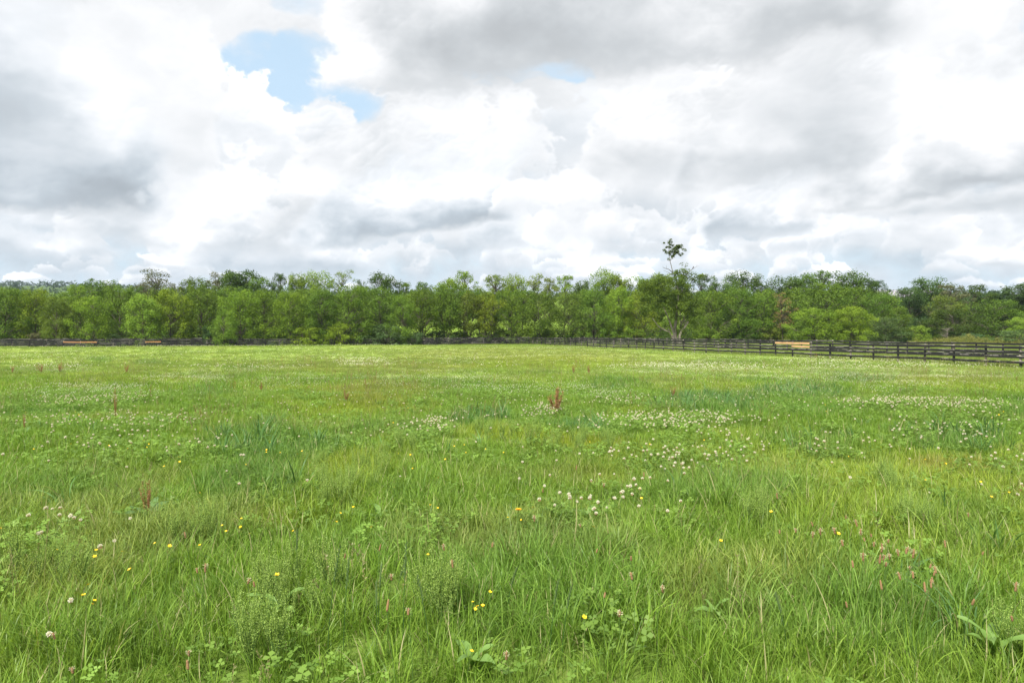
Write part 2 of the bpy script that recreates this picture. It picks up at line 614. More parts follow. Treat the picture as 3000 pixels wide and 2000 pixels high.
def leafy(nt, out, col, trans=0.4, rough=0.5, spec=0.25, gain=1.0):
    """thin leaf: reflects and lets light through"""
    b = nt.nodes.new('ShaderNodeBsdfPrincipled')
    nt.links.new(col, b.inputs['Base Color'])
    b.inputs['Roughness'].default_value = rough
    b.inputs['Specular IOR Level'].default_value = spec
    t = nt.nodes.new('ShaderNodeBsdfTranslucent')
    tcol = mixcol(nt, 0.75, col, mixcol(nt, 1.0, col, (1.25, 1.15, 0.55), 'MULTIPLY'))
    nt.links.new(tcol, t.inputs['Color'])
    m = nt.nodes.new('ShaderNodeMixShader')
    m.inputs[0].default_value = trans
    nt.links.new(b.outputs[0], m.inputs[1])
    nt.links.new(t.outputs[0], m.inputs[2])
    nt.links.new(m.outputs[0], out.inputs['Surface'])


def coords(nt, which='Object'):
    return nt.nodes.new('ShaderNodeTexCoord').outputs[which]


def plain(name, col, rough=0.7, spec=0.2, var=0.15, scale=8.0):
    """one-colour surface with mottled tone and grain"""
    m, nt, out = material(name)
    n = noise(nt, coords(nt), scale, 6, 0.65)
    a = tuple(c * (1 - var) for c in col); b = tuple(min(1, c * (1 + var)) for c in col)
    principled(nt, out, mixcol(nt, n.step(0.3, 0.7), a, b), rough, spec)
    return m


# meadow soil and thatch: per-vertex tone from the planting map, with grain
M_field, nt, out = material('meadow_ground')
fc = attr(nt, 'turf', 'GEOMETRY', 'Color')
oc = coords(nt)
g1 = noise(nt, oc, 3.0, 8, 0.7)
g2 = noise(nt, oc, 0.35, 5, 0.6)
c_ = mixcol(nt, 1.0, fc, mixcol(nt, g1.step(0.25, 0.75), (0.62, 0.66, 0.6), (1.32, 1.28, 1.25)), 'MULTIPLY')
c_ = mixcol(nt, 1.0, c_, mixcol(nt, g2.step(0.3, 0.7), (0.9, 0.95, 0.9), (1.1, 1.05, 1.05)), 'MULTIPLY')
b = principled(nt, out, c_, 0.9, 0.1)

# grass blades: tone given to each tuft, varied from blade to blade, paler at the root
M_grass, nt, out = material('grass_blade')
tint = attr(nt, 'tint', 'INSTANCER', 'Color')
rv = S(nt, attr(nt, 'rv'))
hv = S(nt, attr(nt, 'hv'))
c_ = mixcol(nt, 1.0, tint, mixcol(nt, rv, (0.58, 0.68, 0.55), (1.42, 1.30, 1.45)), 'MULTIPLY')
c_ = mixcol(nt, rv.step(0.935, 0.975), c_, (0.40, 0.38, 0.19))
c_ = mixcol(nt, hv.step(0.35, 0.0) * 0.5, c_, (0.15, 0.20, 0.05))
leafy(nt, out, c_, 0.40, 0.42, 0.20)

M_herb, nt, out = material('herb_leaf')
tint = attr(nt, 'tint', 'INSTANCER', 'Color')
rv = S(nt, attr(nt, 'rv'))
c_ = mixcol(nt, 1.0, tint, mixcol(nt, rv, (0.75, 0.8, 0.7), (1.3, 1.22, 1.25)), 'MULTIPLY')
leafy(nt, out, c_, 0.35, 0.5, 0.2)


def leaf_mat(name, col, trans=0.35, spec=0.25):
    m, nt, out = material(name)
    rv = S(nt, attr(nt, 'rv'))
    c = mixcol(nt, rv, tuple(k * 0.72 for k in col), tuple(k * 1.3 for k in col))
    leafy(nt, out, c, trans, 0.5, spec)
    return m


# tree foliage: tone of the tree from its object colour, varied from leaf to leaf
M_crown, nt, out = material('tree_foliage')
oi = nt.nodes.new('ShaderNodeObjectInfo')
rv = S(nt, attr(nt, 'rv'))
c_ = mixcol(nt, 1.0, oi.outputs['Color'], mixcol(nt, rv, (0.62, 0.70, 0.62), (1.42, 1.28, 1.2)), 'MULTIPLY')
leafy(nt, out, c_, 0.30, 0.6, 0.10)


def bark_mat(name, dark, pale, scale=3.0):
    m, nt, out = material(name)
    mp = nt.nodes.new('ShaderNodeMapping')
    mp.inputs['Scale'].default_value = (1, 1, 0.25)
    nt.links.new(coords(nt), mp.inputs[0])
    n = noise(nt, mp.outputs[0], scale, 8, 0.7)
    b = principled(nt, out, mixcol(nt, n.step(0.35, 0.65), dark, pale), 0.9, 0.1)
    return m


M_bark = bark_mat('grey_brown_bark', (0.055, 0.045, 0.035), (0.15, 0.13, 0.105))
M_pale_bark = bark_mat('pale_dead_bark', (0.12, 0.10, 0.08), (0.32, 0.28, 0.235), 1.6)


def board_mat(name, dark, worn, amount):
    """painted or stained plank: worn through along the top edge and in streaks along the grain"""
    m, nt, out = material(name)
    geo = nt.nodes.new('ShaderNodeNewGeometry')
    sp = nt.nodes.new('ShaderNodeSeparateXYZ')
    nt.links.new(geo.outputs['Normal'], sp.inputs[0])
    up = S(nt, sp.outputs[2])
    pos = geo.outputs['Position']
    mp = nt.nodes.new('ShaderNodeMapping')
    mp.inputs['Scale'].default_value = (0.8, 0.8, 14)
    nt.links.new(pos, mp.inputs[0])
    grain = noise(nt, mp.outputs[0], 2.0, 6, 0.7)
    patch = noise(nt, pos, 0.9, 5, 0.6)
    so = nt.nodes.new('ShaderNodeSeparateXYZ')
    nt.links.new(coords(nt), so.inputs[0])
    lip = (S(nt, so.outputs[2]) + (grain - 0.5) * 0.03).step(0.052, 0.068)      # rubbed and chewed along the upper edge
    wear = (lip * patch.step(0.47, 0.56) + up.step(0.3, 0.7) * patch.step(0.36, 0.56) + (grain * 0.6 + patch * 0.4).step(0.64, 0.76) * 0.16) * amount
    c = mixcol(nt, grain.step(0.3, 0.7), tuple(k * 0.7 for k in dark), tuple(k * 1.5 for k in dark))
    principled(nt, out, mixcol(nt, wear.clamp(), c, worn), 0.75, 0.3)
    return m


M_board = board_mat('black_fence_board', (0.016, 0.0155, 0.017), (0.50, 0.46, 0.42), 0.95)
M_post = board_mat('black_fence_post', (0.017, 0.016, 0.017), (0.34, 0.29, 0.24), 0.8)
M_new = board_mat('new_raw_board', (0.46, 0.27, 0.145), (0.52, 0.34, 0.20), 0.6)
M_new_red = board_mat('new_reddish_board', (0.40, 0.19, 0.095), (0.46, 0.26, 0.15), 0.6)

# ------------------------------------------------------------------ planting map: where each kind of plant grows (boxes in the 2352 px photograph, laid on the ground)
F_ = 3000 / 2352


class Patch:
    def __init__(self, x0, y0, x1, y1, k=1.0):
        a = on_ground((x0 + x1) / 2 * F_, y1 * F_); b = on_ground((x0 + x1) / 2 * F_, y0 * F_)
        l = on_ground(x0 * F_, (y0 + y1) / 2 * F_); r = on_ground(x1 * F_, (y0 + y1) / 2 * F_)
        self.cx, self.cy = (l[0] + r[0]) / 2, (a[1] + b[1]) / 2
        self.rx, self.ry, self.k = max(abs(r[0] - l[0]) / 2, 0.05), max(abs(b[1] - a[1]) / 2, 0.05), k
        self.ux = self.cx / self.cy                    # patches follow the line of sight they were read along

    def at(self, x, y):
        u = (x - self.cx - self.ux * (y - self.cy)) / self.rx
        v = (y - self.cy) / self.ry
        return self.k * sstep(1.45, 0.45, u * u + v * v)


def field_of(patches, x, y, wob=0.25):
    w = wob * np.minimum(np.asarray(y, float) * 0.12, 2.2)
    xx = x + w * gnoise(x / 1.3, y / 1.3, 61) + w * 0.6 * gnoise(x / 0.4, y / 0.4, 62)
    yy = y + w * 1.6 * gnoise(x / 1.3, y / 1.3, 63)
    out = np.zeros(np.broadcast(x, y).shape)
    for p in patches:
        out = np.maximum(out, p.at(xx, yy))
    return out


CLOVER = [Patch(*a) for a in (
    (1375, 965, 1740, 1000, 1.0), (1480, 985, 1660, 1003, 1.2), (895, 980, 1050, 1040, 0.9), (1205, 940, 1285, 975, 0.9), (1660, 1034, 1770, 1060, 1.2),
    (1480, 1000, 1660, 1032, 0.55), (1420, 1060, 1700, 1125, 0.75), (1150, 1150, 1540, 1270, 0.7), (1240, 1165, 1340, 1215, 0.95), (1860, 1038, 1960, 1062, 1.0), (1920, 1040, 2080, 1075, 0.5),
    (1970, 935, 2190, 960, 0.8), (2130, 940, 2320, 972, 0.9), (2310, 1070, 2370, 1100, 0.9), (1400, 835, 1800, 868, 0.8), (1700, 845, 2352, 885, 0.75), (300, 862, 520, 888, 0.8),
    (-20, 885, 260, 945, 0.8), (560, 860, 760, 900, 0.35), (760, 825, 900, 845, 0.7), (800, 855, 1200, 900, 0.45), (1000, 880, 1400, 925, 0.45), (1350, 905, 1480, 945, 0.6),
    (-20, 1250, 160, 1340, 0.9), (-20, 1340, 90, 1390, 0.5), (240, 960, 460, 1000, 0.3), (60, 1040, 500, 1110, 0.22), (20, 840, 200, 860, 0.5), (1650, 890, 1900, 920, 0.3), (2000, 885, 2200, 915, 0.5),
    (380, 840, 700, 862, 0.35), (1850, 815, 2352, 850, 0.35), (2040, 1000, 2300, 1040, 0.25), (-20, 950, 330, 1040, 0.16), (1950, 1250, 2000, 1290, 0.2))]
TALL = [Patch(*a) for a in (
    (420, 985, 740, 1085, 0.9), (560, 975, 640, 1010, 1.0), (1030, 940, 1180, 975, 0.95), (1235, 965, 1420, 1002, 0.95), (1520, 905, 1800, 965, 0.9), (1740, 885, 1990, 925, 0.9),
    (2080, 985, 2352, 1035, 1.0), (1750, 1000, 1990, 1040, 0.7), (1400, 1105, 1900, 1200, 0.7), (440, 1090, 720, 1170, 0.8), (120, 975, 240, 1010, 0.5), (1000, 1230, 1560, 1568, 0.45),
    (1580, 1400, 2352, 1568, 0.6), (380, 1350, 560, 1420, 0.4), (-20, 1400, 420, 1568, 0.35), (1900, 860, 2080, 880, 0.6), (300, 825, 380, 838, 0.7), (180, 818, 240, 835, 0.7), (400, 885, 520, 920, 0.5), (1330, 870, 1480, 905, 0.5),
    (900, 1150, 1000, 1200, 0.4), (2180, 1200, 2352, 1330, 0.5), (40, 1120, 330, 1200, 0.4), (1590, 820, 1800, 838, 0.4), (500, 840, 600, 860, 0.5))]
YELLOW = [Patch(*a) for a in (
    (1200, 1000, 1430, 1042, 1.0), (1070, 985, 1230, 1022, 0.8), (700, 1050, 900, 1130, 0.8), (560, 900, 1000, 960, 0.4), (1400, 925, 1560, 960, 0.5), (2000, 915, 2352, 955, 0.4),
    (1080, 820, 1500, 850, 0.5), (100, 855, 420, 885, 0.4), (1880, 1080, 2352, 1180, 0.4), (620, 1120, 820, 1250, 0.35), (820, 1000, 960, 1110, 0.35))]
RUSTY = [Patch(*a) for a in (
    (2120, 1055, 2330, 1100, 0.9), (700, 880, 1000, 940, 0.45), (1050, 1090, 1200, 1120, 0.3), (1180, 1080, 1420, 1130, 0.35), (600, 830, 1100, 860, 0.25), (60, 880, 200, 920, 0.3), (900, 800, 1500, 830, 0.35), (1480, 870, 1600, 905, 0.3), (2020, 860, 2352, 885, 0.3))]


def tones(x, y):
    """colour of the sward at a place (linear RGB), from the planting map and drifting noise"""
    n1 = fbm(x / 7.0, y / 9.0, 4, 0.55, 101)
    n2 = fbm(x / 2.3 + 5, y / 3.0, 4, 0.55, 102)
    n3 = fbm(x / 22.0, y / 30.0, 3, 0.5, 103)
    base = np.array([0.170, 0.288, 0.036])
    c = np.ones(x.shape + (3,)) * base

    def to(col, k):
        nonlocal c
        k = np.clip(k, 0, 1)[..., None]
        c = c * (1 - k) + np.array(col) * k
    to((0.230, 0.318, 0.040), sstep(0.0, 0.5, n1) * 0.8)
    to((0.112, 0.230, 0.040), sstep(0.05, 0.5, -n1 + 0.3 * n2) * 0.8)
    to((0.245, 0.270, 0.075), sstep(0.15, 0.55, n2) * 0.5)
    far = sstep(14, 60, y)
    to((0.235, 0.305, 0.066), far * (0.70 + 0.25 * n3))
    to((0.250, 0.320, 0.030), field_of(YELLOW, x, y) * 0.85)
    to((0.090, 0.205, 0.048), field_of(TALL, x, y) * 0.60)
    to((0.27, 0.17, 0.072), field_of(RUSTY, x, y) * 0.42)
    return np.clip(c * (1.0 + 0.16 * n2[..., None]), 0.005, 1)


def inside_paddock(x, y, m=0.3):
    """this side of both runs of fence"""
    d = (x - CORNER[0]) * BN[0] + (y - CORNER[1]) * BN[1]
    d2 = (x - CORNER[0]) * FENCE_RD[1] - (y - CORNER[1]) * FENCE_RD[0]
    return (d < -m) & (d2 < -m)


# ------------------------------------------------------------------ ground sheet
def ground_sheet():
    ang = np.concatenate([np.linspace(-0.85, 0.85, 420), np.linspace(0.85, 2 * pi - 0.85, 90)[1:-1]])
    rad = np.concatenate([[0.0], np.geomspace(0.6, 2600, 250)])
    a, r = np.meshgrid(ang, rad)
    x, y = r * np.sin(a), r * np.cos(a)
    z = ground(x, y)
    nr, na = x.shape
    i = np.arange(nr - 1)[:, None] * na + np.arange(na)[None, :]
    j = np.arange(nr - 1)[:, None] * na + (np.arange(na)[None, :] + 1) % na
    quads = np.stack([i, i + na, j + na, j], -1).reshape(-1, 4)
    c = tones(x, y)
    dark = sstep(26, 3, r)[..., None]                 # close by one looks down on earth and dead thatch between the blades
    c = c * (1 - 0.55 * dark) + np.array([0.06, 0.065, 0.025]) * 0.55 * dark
    # clover in flower too far off to make out singly
    k = (field_of(CLOVER, x, y) * sstep(30, 60, y) * 0.22)[..., None]
    c = c * (1 - k) + np.array([0.5, 0.5, 0.36]) * k
    out_ = ~inside_paddock(x, y)
    c[out_] = c[out_] * 0.4 + np.array([0.165, 0.225, 0.045]) * 0.55   # longer, darker grass in the lane
    beyond = sstep(150, 200, r)[..., None]            # the brighter pasture on the far side of the creek
    c = c * (1 - beyond) + np.array([0.170, 0.260, 0.030]) * beyond
    wood = (sstep(800, 1300, r) * 0.85)[..., None]
    c = c * (1 - wood) + np.array([0.05, 0.085, 0.028]) * wood
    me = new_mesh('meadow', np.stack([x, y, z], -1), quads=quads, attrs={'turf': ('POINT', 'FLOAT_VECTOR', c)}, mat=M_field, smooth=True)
    return tag(link('meadow', me), kind='structure')


meadow = ground_sheet()

# ------------------------------------------------------------------ plank fences
def plank(L, h, t, rng):
    """one board along +x, slightly bowed, waney and chipped along its edges"""
    n = 9
    v = []
    bow, sag = rng.uniform(-0.012, 0.012), rng.uniform(-0.02, 0.006)
    for i in range(n):
        u = i / (n - 1)
        x = u * L
        by = bow * 4 * u * (1 - u)
        bz = sag * 4 * u * (1 - u)
        t0, t1 = rng.uniform(-0.008, 0.005), rng.uniform(-0.004, 0.004)
        v += [(x, by, -h / 2 + bz + t1), (x, by + t, -h / 2 + bz + t1), (x, by + t, h / 2 + bz + t0), (x, by, h / 2 + bz + t0)]
    f = [(0, 3, 2, 1), tuple(4 * (n - 1) + k for k in (0, 1, 2, 3))]
    for i in range(n - 1):
        a = 4 * i
        for j in range(4):
            f.append((a + j, a + (j + 1) % 4, a + 4 + (j + 1) % 4, a + 4 + j))
    return v, f


_frs = random.Random(3)
BOARDS = []
for k in range(7):
    v, f = plank(4.88, 0.168, 0.030, _frs)
    BOARDS.append(new_mesh('board', v, faces=f, mat=M_board))
v, f = plank(2.44, 0.168, 0.030, _frs)
HALF = new_mesh('short_board', v, faces=f, mat=M_board)
v, f = plank(4.88, 0.168, 0.030, _frs)
NEWB = new_mesh('new_board', v, faces=f, mat=M_new)
v, f = plank(2.44, 0.168, 0.030, _frs)
NEWH = new_mesh('new_short_board', v, faces=f, mat=M_new)
v, f = plank(4.88, 0.168, 0.030, _frs)
NEWR = new_mesh('new_reddish_board', v, faces=f, mat=M_new_red)
v, f = plank(2.44, 0.168, 0.030, _frs)
NEWRH = new_mesh('new_reddish_short_board', v, faces=f, mat=M_new_red)


def post_mesh(h, r, seed, mat):
    rng = random.Random(seed)
    b = MB()
    lean = (rng.uniform(-.02, .02), rng.uniform(-.02, .02))
    zs = (-0.35, 0.2, 0.7, 1.1, h - 0.03, h)
    b.tube([(lean[0] * z, lean[1] * z, z) for z in zs], [r * 1.05, r, r * 1.02, r * .98, r * .97, r * .8], 8)
    return b.mesh('post', mat)


POSTS = [post_mesh(1.44 + 0.03 * (k % 3), 0.078 + 0.006 * (k % 2), k, M_post) for k in range(5)]
POST_BARE = post_mesh(1.55, 0.075, 11, M_pale_bark)
ROWS = (1.36, 1.02, 0.71, 0.36)


def fence(label, p0, d, n, side, seed, special=None, dz=0.0, bare=()):
    """n bays of four-board fence from p0 along d; boards nailed to the face on side (+1: right of d)"""
    rng = random.Random(seed)
    p0, d = np.array(p0, float), np.array(d, float)
    ang = atan2(d[1], d[0])
    nrm = np.array([d[1], -d[0]]) * side
    P = [p0 + d * 2.44 * k for k in range(n + 1)]
    Z = [gz(*p) + dz for p in P]
    root = thing('plank_fence', label, 'fence', (p0[0], p0[1], Z[0]))
    o3 = Vector((p0[0], p0[1], Z[0]))
    special = special or {}
    for k in range(n + 1):
        po = link('post', POST_BARE if k in bare else POSTS[rng.randrange(5)], root, Vector((P[k][0], P[k][1], Z[k])) - o3)
        po.rotation_euler = (rng.uniform(-.025, .025), rng.uniform(-.025, .025), rng.uniform(0, 6.28))
    for r, h in enumerate(ROWS):
        k = 0
        first = (r % 2 == 1)
        while k < n:
            span = 1 if (first or k + 1 >= n or (r, k + 1) in special) else 2
            first = False
            me = (BOARDS[rng.randrange(7)] if span == 2 else HALF)
            lab = None
            if (r, k) in special:
                me, span, lab = special[(r, k)]
            q0, q1 = P[k], P[k + span]
            z0, z1 = Z[k] + h + rng.uniform(-.016, .016), Z[k + span] + h + rng.uniform(-.016, .016)
            off = nrm * 0.088 + nrm * rng.uniform(0, 0.012)
            bo = link('board', me, root, Vector((q0[0] + off[0], q0[1] + off[1], z0)) - o3)
            L = 2.44 * span
            bo.rotation_euler = Euler((rng.uniform(-.03, .03), -atan2(z1 - z0, L), ang), 'XYZ')
            bo.scale = (1.004, 1, rng.uniform(0.95, 1.06))
            if lab:
                bo['label'] = lab
            k += span
    return root


# front fence, right run: from beyond the right edge of the view to the far corner; first post at index -2
fence('black four-board fence running from the near right edge to the far corner', FENCE_R0 - FENCE_RD * 2.44 * 2, FENCE_RD, 43, -1, 21,
      {(0, 10): (NEWB, 2, 'new unpainted top board'), (1, 10): (NEWH, 1, 'new unpainted short board under the top one')})
# front fence, back run: from the corner to beyond the left edge
spec_b = {(1, 32): (NEWR, 2, 'new reddish unpainted board spanning two bays'), (1, 28): (NEWRH, 1, 'new reddish unpainted board in one bay')}
fence('black four-board fence along the far side of the meadow, with two reddish new boards', CORNER, FENCE_BD, 40, -1, 22, spec_b, 0.0, (11,))
# second line of fence across the lane
B0 = np.array([45.23, 62.87]); BD = np.array([cos(1.945), sin(1.945)])
fence('black fence on the other side of the grass lane, behind the near right fence', B0 - BD * 2.44 * 3, BD, 40, -1, 23)
B1 = CORNER + BN * 5.0 + FENCE_BD * (-10.8)
fence('black fence on the other side of the lane, in front of the wood', B1, FENCE_BD, 49, -1, 24, None, 0.10)

# ------------------------------------------------------------------ trees
def tree_meshes(seed, H, W, base=0.12, n_cl=80, leaves=95, leaf=0.24, rc=(0.9, 1.5), shape=0.9, flat=0.62, trunk_r=0.16, stems=1, lean=0.0, limb_r=1.0, shell=0.35, cmat=None, bmat=None, hollow=0.0):
    """trunk with limbs, and a crown of leaves in clusters carried on those limbs; metres, root at the origin"""
    rng = np.random.default_rng(seed)
    R = random.Random(seed)
    # cluster centres inside the crown's envelope
    C = []
    tries = 0
    while len(C) < n_cl and tries < n_cl * 60:
        tries += 1
        t = rng.uniform(0, 1)
        prof = (sin(pi * min(1, max(0, 0.10 + 0.84 * t ** shape))) ** 0.48)
        lump = 1 + 0.22 * sin(3 * t * 5 + seed) 
        a = rng.uniform(0, 2 * pi)
        lump *= 1 + 0.22 * sin(2 * a + seed * 1.7) + 0.14 * sin(3 * a - seed + 4 * t)
        r = W / 2 * prof * lump * rng.uniform(0, 1) ** shell
        if r < hollow * W / 2 * prof:
            continue
        z = H * (base + (1 - base) * t) - 0.5
        p = np.array([r * cos(a) + lean * z, r * sin(a), z])
        if any(np.sum((p - q) ** 2) < (rc[0] * 0.85) ** 2 for q in C):
            continue
        C.append(p)
    C = np.array(C)
    tb = MB()
    top = H * 0.86
    axes = []
    for sidx in range(stems):
        a = 2 * pi * sidx / max(1, stems) + R.random()
        sp = 0.0 if stems == 1 else W * 0.16
        pts, rad = [], []
        m = 7
        ox, oy = R.uniform(-.3, .3), R.uniform(-.3, .3)
        for i in range(m):
            u = i / (m - 1)
            pts.append(Vector((sp * cos(a) * u ** 0.8 + 0.25 * sin(3 * u + ox * 9) * u + lean * top * u, sp * sin(a) * u ** 0.8 + 0.25 * sin(4 * u + oy * 9) * u, -0.4 + top * u)))
            rad.append(trunk_r * (1 - u) ** 0.8 * (1.25 if i == 0 else 1.0) * (1 if stems == 1 else 0.75) + 0.02)
        tb.tube(pts, rad, 7)
        axes.append(pts)
    for c in C:
        cv = Vector(c)
        ax = min(axes, key=lambda P: min((cv - p).length for p in P))
        d = min(0.9, max(0.10, (cv.z - 0.55 * Vector((cv.x - lean * cv.z, cv.y, 0)).length) / top))
        u = d * (len(ax) - 1)
        i = min(int(u), len(ax) - 2)
        s0 = ax[i].lerp(ax[i + 1], u - i)
        mid = s0.lerp(cv, 0.5) + Vector((R.uniform(-.3, .3), R.uniform(-.3, .3), R.uniform(-.1, .35)))
        q = s0.lerp(mid, 0.55) + Vector((R.uniform(-.12, .12), R.uniform(-.12, .12), 0))
        L = (cv - s0).length
        r0 = min(0.02 + 0.012 * L, 0.09) * limb_r
        tb.tube([s0, q, mid, cv], [r0, r0 * 0.8, r0 * 0.6, 0.012 * limb_r], 4, False)
    bark = tb.mesh('trunk', bmat or M_bark, True)
    crown = leaf_mesh(C, rng, leaves, leaf, rc, flat, cmat or M_crown)
    return bark, crown


def leaf_mesh(C, rng, leaves, leaf, rc, flat, mat):
    n = len(C) * leaves
    ci = np.repeat(np.arange(len(C)), leaves)
    rad = rng.uniform(rc[0], rc[1], len(C))[ci]
    d = rng.normal(size=(n, 3))
    d[:, 2] += 0.35
    d /= np.linalg.norm(d, axis=1)[:, None]
    k = rng.uniform(0.0, 1, n) ** 0.36
    tone = rng.uniform(-0.26, 0.26, len(C))[ci]
    lob = 1 + 0.30 * np.sin(d[:, 0] * 5 + ci * 1.3) * np.sin(d[:, 1] * 5 + ci * 2.1)
    pos = C[ci] + d * (rad * k * lob)[:, None] * np.array([1, 1, flat])
    nrm = d * 0.75 + rng.normal(size=(n, 3)) * 0.48 + np.array([0, 0, 0.40])
    nrm /= np.linalg.norm(nrm, axis=1)[:, None]
    t1 = np.cross(nrm, rng.normal(size=(n, 3)))
    t1 /= np.linalg.norm(t1, axis=1)[:, None] + 1e-9
    t2 = np.cross(nrm, t1)
    s = leaf * rng.uniform(0.6, 1.35, n)[:, None]
    v = np.stack([pos - t1 * s * 0.6, pos + t2 * s * 0.33 - t1 * s * 0.05 + nrm * s * 0.08, pos + t1 * s * 0.6, pos - t2 * s * 0.33 + t1 * s * 0.05 + nrm * s * 0.08], 1).reshape(-1, 3)
    q = np.arange(n * 4, dtype=np.int32).reshape(-1, 4)
    rv = np.clip(0.5 + tone + rng.normal(0, 0.16, n), 0, 1)
    return new_mesh('crown', v, quads=q, attrs={'rv': ('FACE', 'FLOAT', rv)}, mat=mat)


KINDS = {
    # name: list of (trunk, crown, H, W)
}


def kind(name, seeds, H, W, **kw):
    KINDS[name] = [(*tree_meshes(s, H, W, **kw), H, W) for s in seeds]


kind('round', (1, 2, 3, 4, 5, 6), 11.5, 9.6, base=0.03, n_cl=92, leaves=140, leaf=0.23, rc=(0.85, 1.55), shell=0.36, flat=0.85)
kind('tall', (11, 12, 13, 14), 14.5, 7.4, base=0.28, n_cl=80, leaves=120, leaf=0.24, rc=(0.8, 1.4), shell=0.45, trunk_r=0.2, flat=0.8)
kind('high', (15, 16, 17), 14.0, 8.0, base=0.50, n_cl=70, leaves=120, leaf=0.24, rc=(0.8, 1.4), shell=0.45, trunk_r=0.16, flat=0.8)
kind('open', (21, 22, 23), 14.5, 8.4, base=0.36, n_cl=84, leaves=60, leaf=0.24, rc=(0.6, 1.05), shell=0.5, trunk_r=0.2, limb_r=1.3)
kind('sparse', (31, 32), 14.5, 7.8, base=0.40, n_cl=84, leaves=36, leaf=0.22, rc=(0.6, 1.1), shell=0.5, trunk_r=0.15, limb_r=1.1)
kind('layered', (41,), 13.0, 9.6, base=0.42, n_cl=64, leaves=80, leaf=0.24, rc=(0.9, 1.5), shell=0.5, flat=0.36, trunk_r=0.2)
kind('stemmy', (51, 52, 53), 11.5, 8.4, base=0.30, n_cl=84, leaves=110, leaf=0.23, rc=(0.8, 1.4), shell=0.45, flat=0.8, stems=3, trunk_r=0.13)
kind('bush', (61, 62, 63), 4.2, 5.6, base=0.02, n_cl=60, leaves=100, leaf=0.17, rc=(0.5, 0.85), shape=0.75, shell=0.5, trunk_r=0.06, stems=3)
kind('big', (71, 72), 14.0, 12.5, base=0.03, n_cl=130, leaves=150, leaf=0.25, rc=(1.0, 1.75), shell=0.36, trunk_r=0.26, flat=0.85)

GREENS = {
    'mid': (0.094, 0.166, 0.022), 'fresh': (0.138, 0.215, 0.022), 'yellow': (0.160, 0.218, 0.022), 'dark': (0.060, 0.108, 0.018), 'olive': (0.104, 0.152, 0.024),
    'blue': (0.078, 0.135, 0.050), 'pale': (0.165, 0.225, 0.060), 'deep': (0.050, 0.095, 0.028), 'tan': (0.24, 0.17, 0.070), 'lime': (0.150, 0.250, 0.035), 'grey': (0.110, 0.125, 0.065),
}
_trs = random.Random(17)
ORD = ['', 'first', 'second', 'third', 'fourth', 'fifth', 'sixth', 'seventh', 'eighth', 'ninth', 'tenth', 'eleventh', 'twelfth', 'thirteenth', 'fourteenth', 'fifteenth', 'sixteenth', 'seventeenth', 'eighteenth', 'nineteenth', 'twentieth',
       'twenty-first', 'twenty-second', 'twenty-third', 'twenty-fourth', 'twenty-fifth', 'twenty-sixth', 'twenty-seventh', 'twenty-eighth', 'twenty-ninth', 'thirtieth']


def plant_tree(name, px, top, width, depth, kd, tone, label, cat, group=None, variant=None, kw=None):
    """a tree whose crown spans width px round column px and reaches row top in the 3000 px photograph, standing at that depth"""
    x = (px - CX) / FPX * depth
    zb = gz(x, depth)
    zt = EYE - (top - HY) / FPX * depth
    H, W = max(zt - zb, 1.0), width * (1.32 if depth > 149 and kd in ('tall', 'open') else 1.12 if kd in ('round', 'tall', 'stemmy', 'big') else 1.0) / FPX * depth
    if variant is None:
        variant = _trs.randrange(len(KINDS[kd]))
    tr, cr, h0, w0 = KINDS[kd][variant % len(KINDS[kd])]
    root = thing(name, label, cat, (x, depth, zb), _trs.uniform(0, 6.28), group)
    sx, sz = W / w0, H / h0
    g = GREENS[tone] if isinstance(tone, str) else tone
    j = _trs.uniform(0.94, 1.26)
    hue = _trs.uniform(-0.08, 0.08)
    for nm, me in (('trunk', tr), ('crown', cr)):
        o = link(nm, me, root)
        o.scale = (sx, sx, sz)
        if nm == 'crown':
            o.color = (g[0] * j * (1 + hue), g[1] * j, g[2] * j * (1 - hue), 1)
    return root


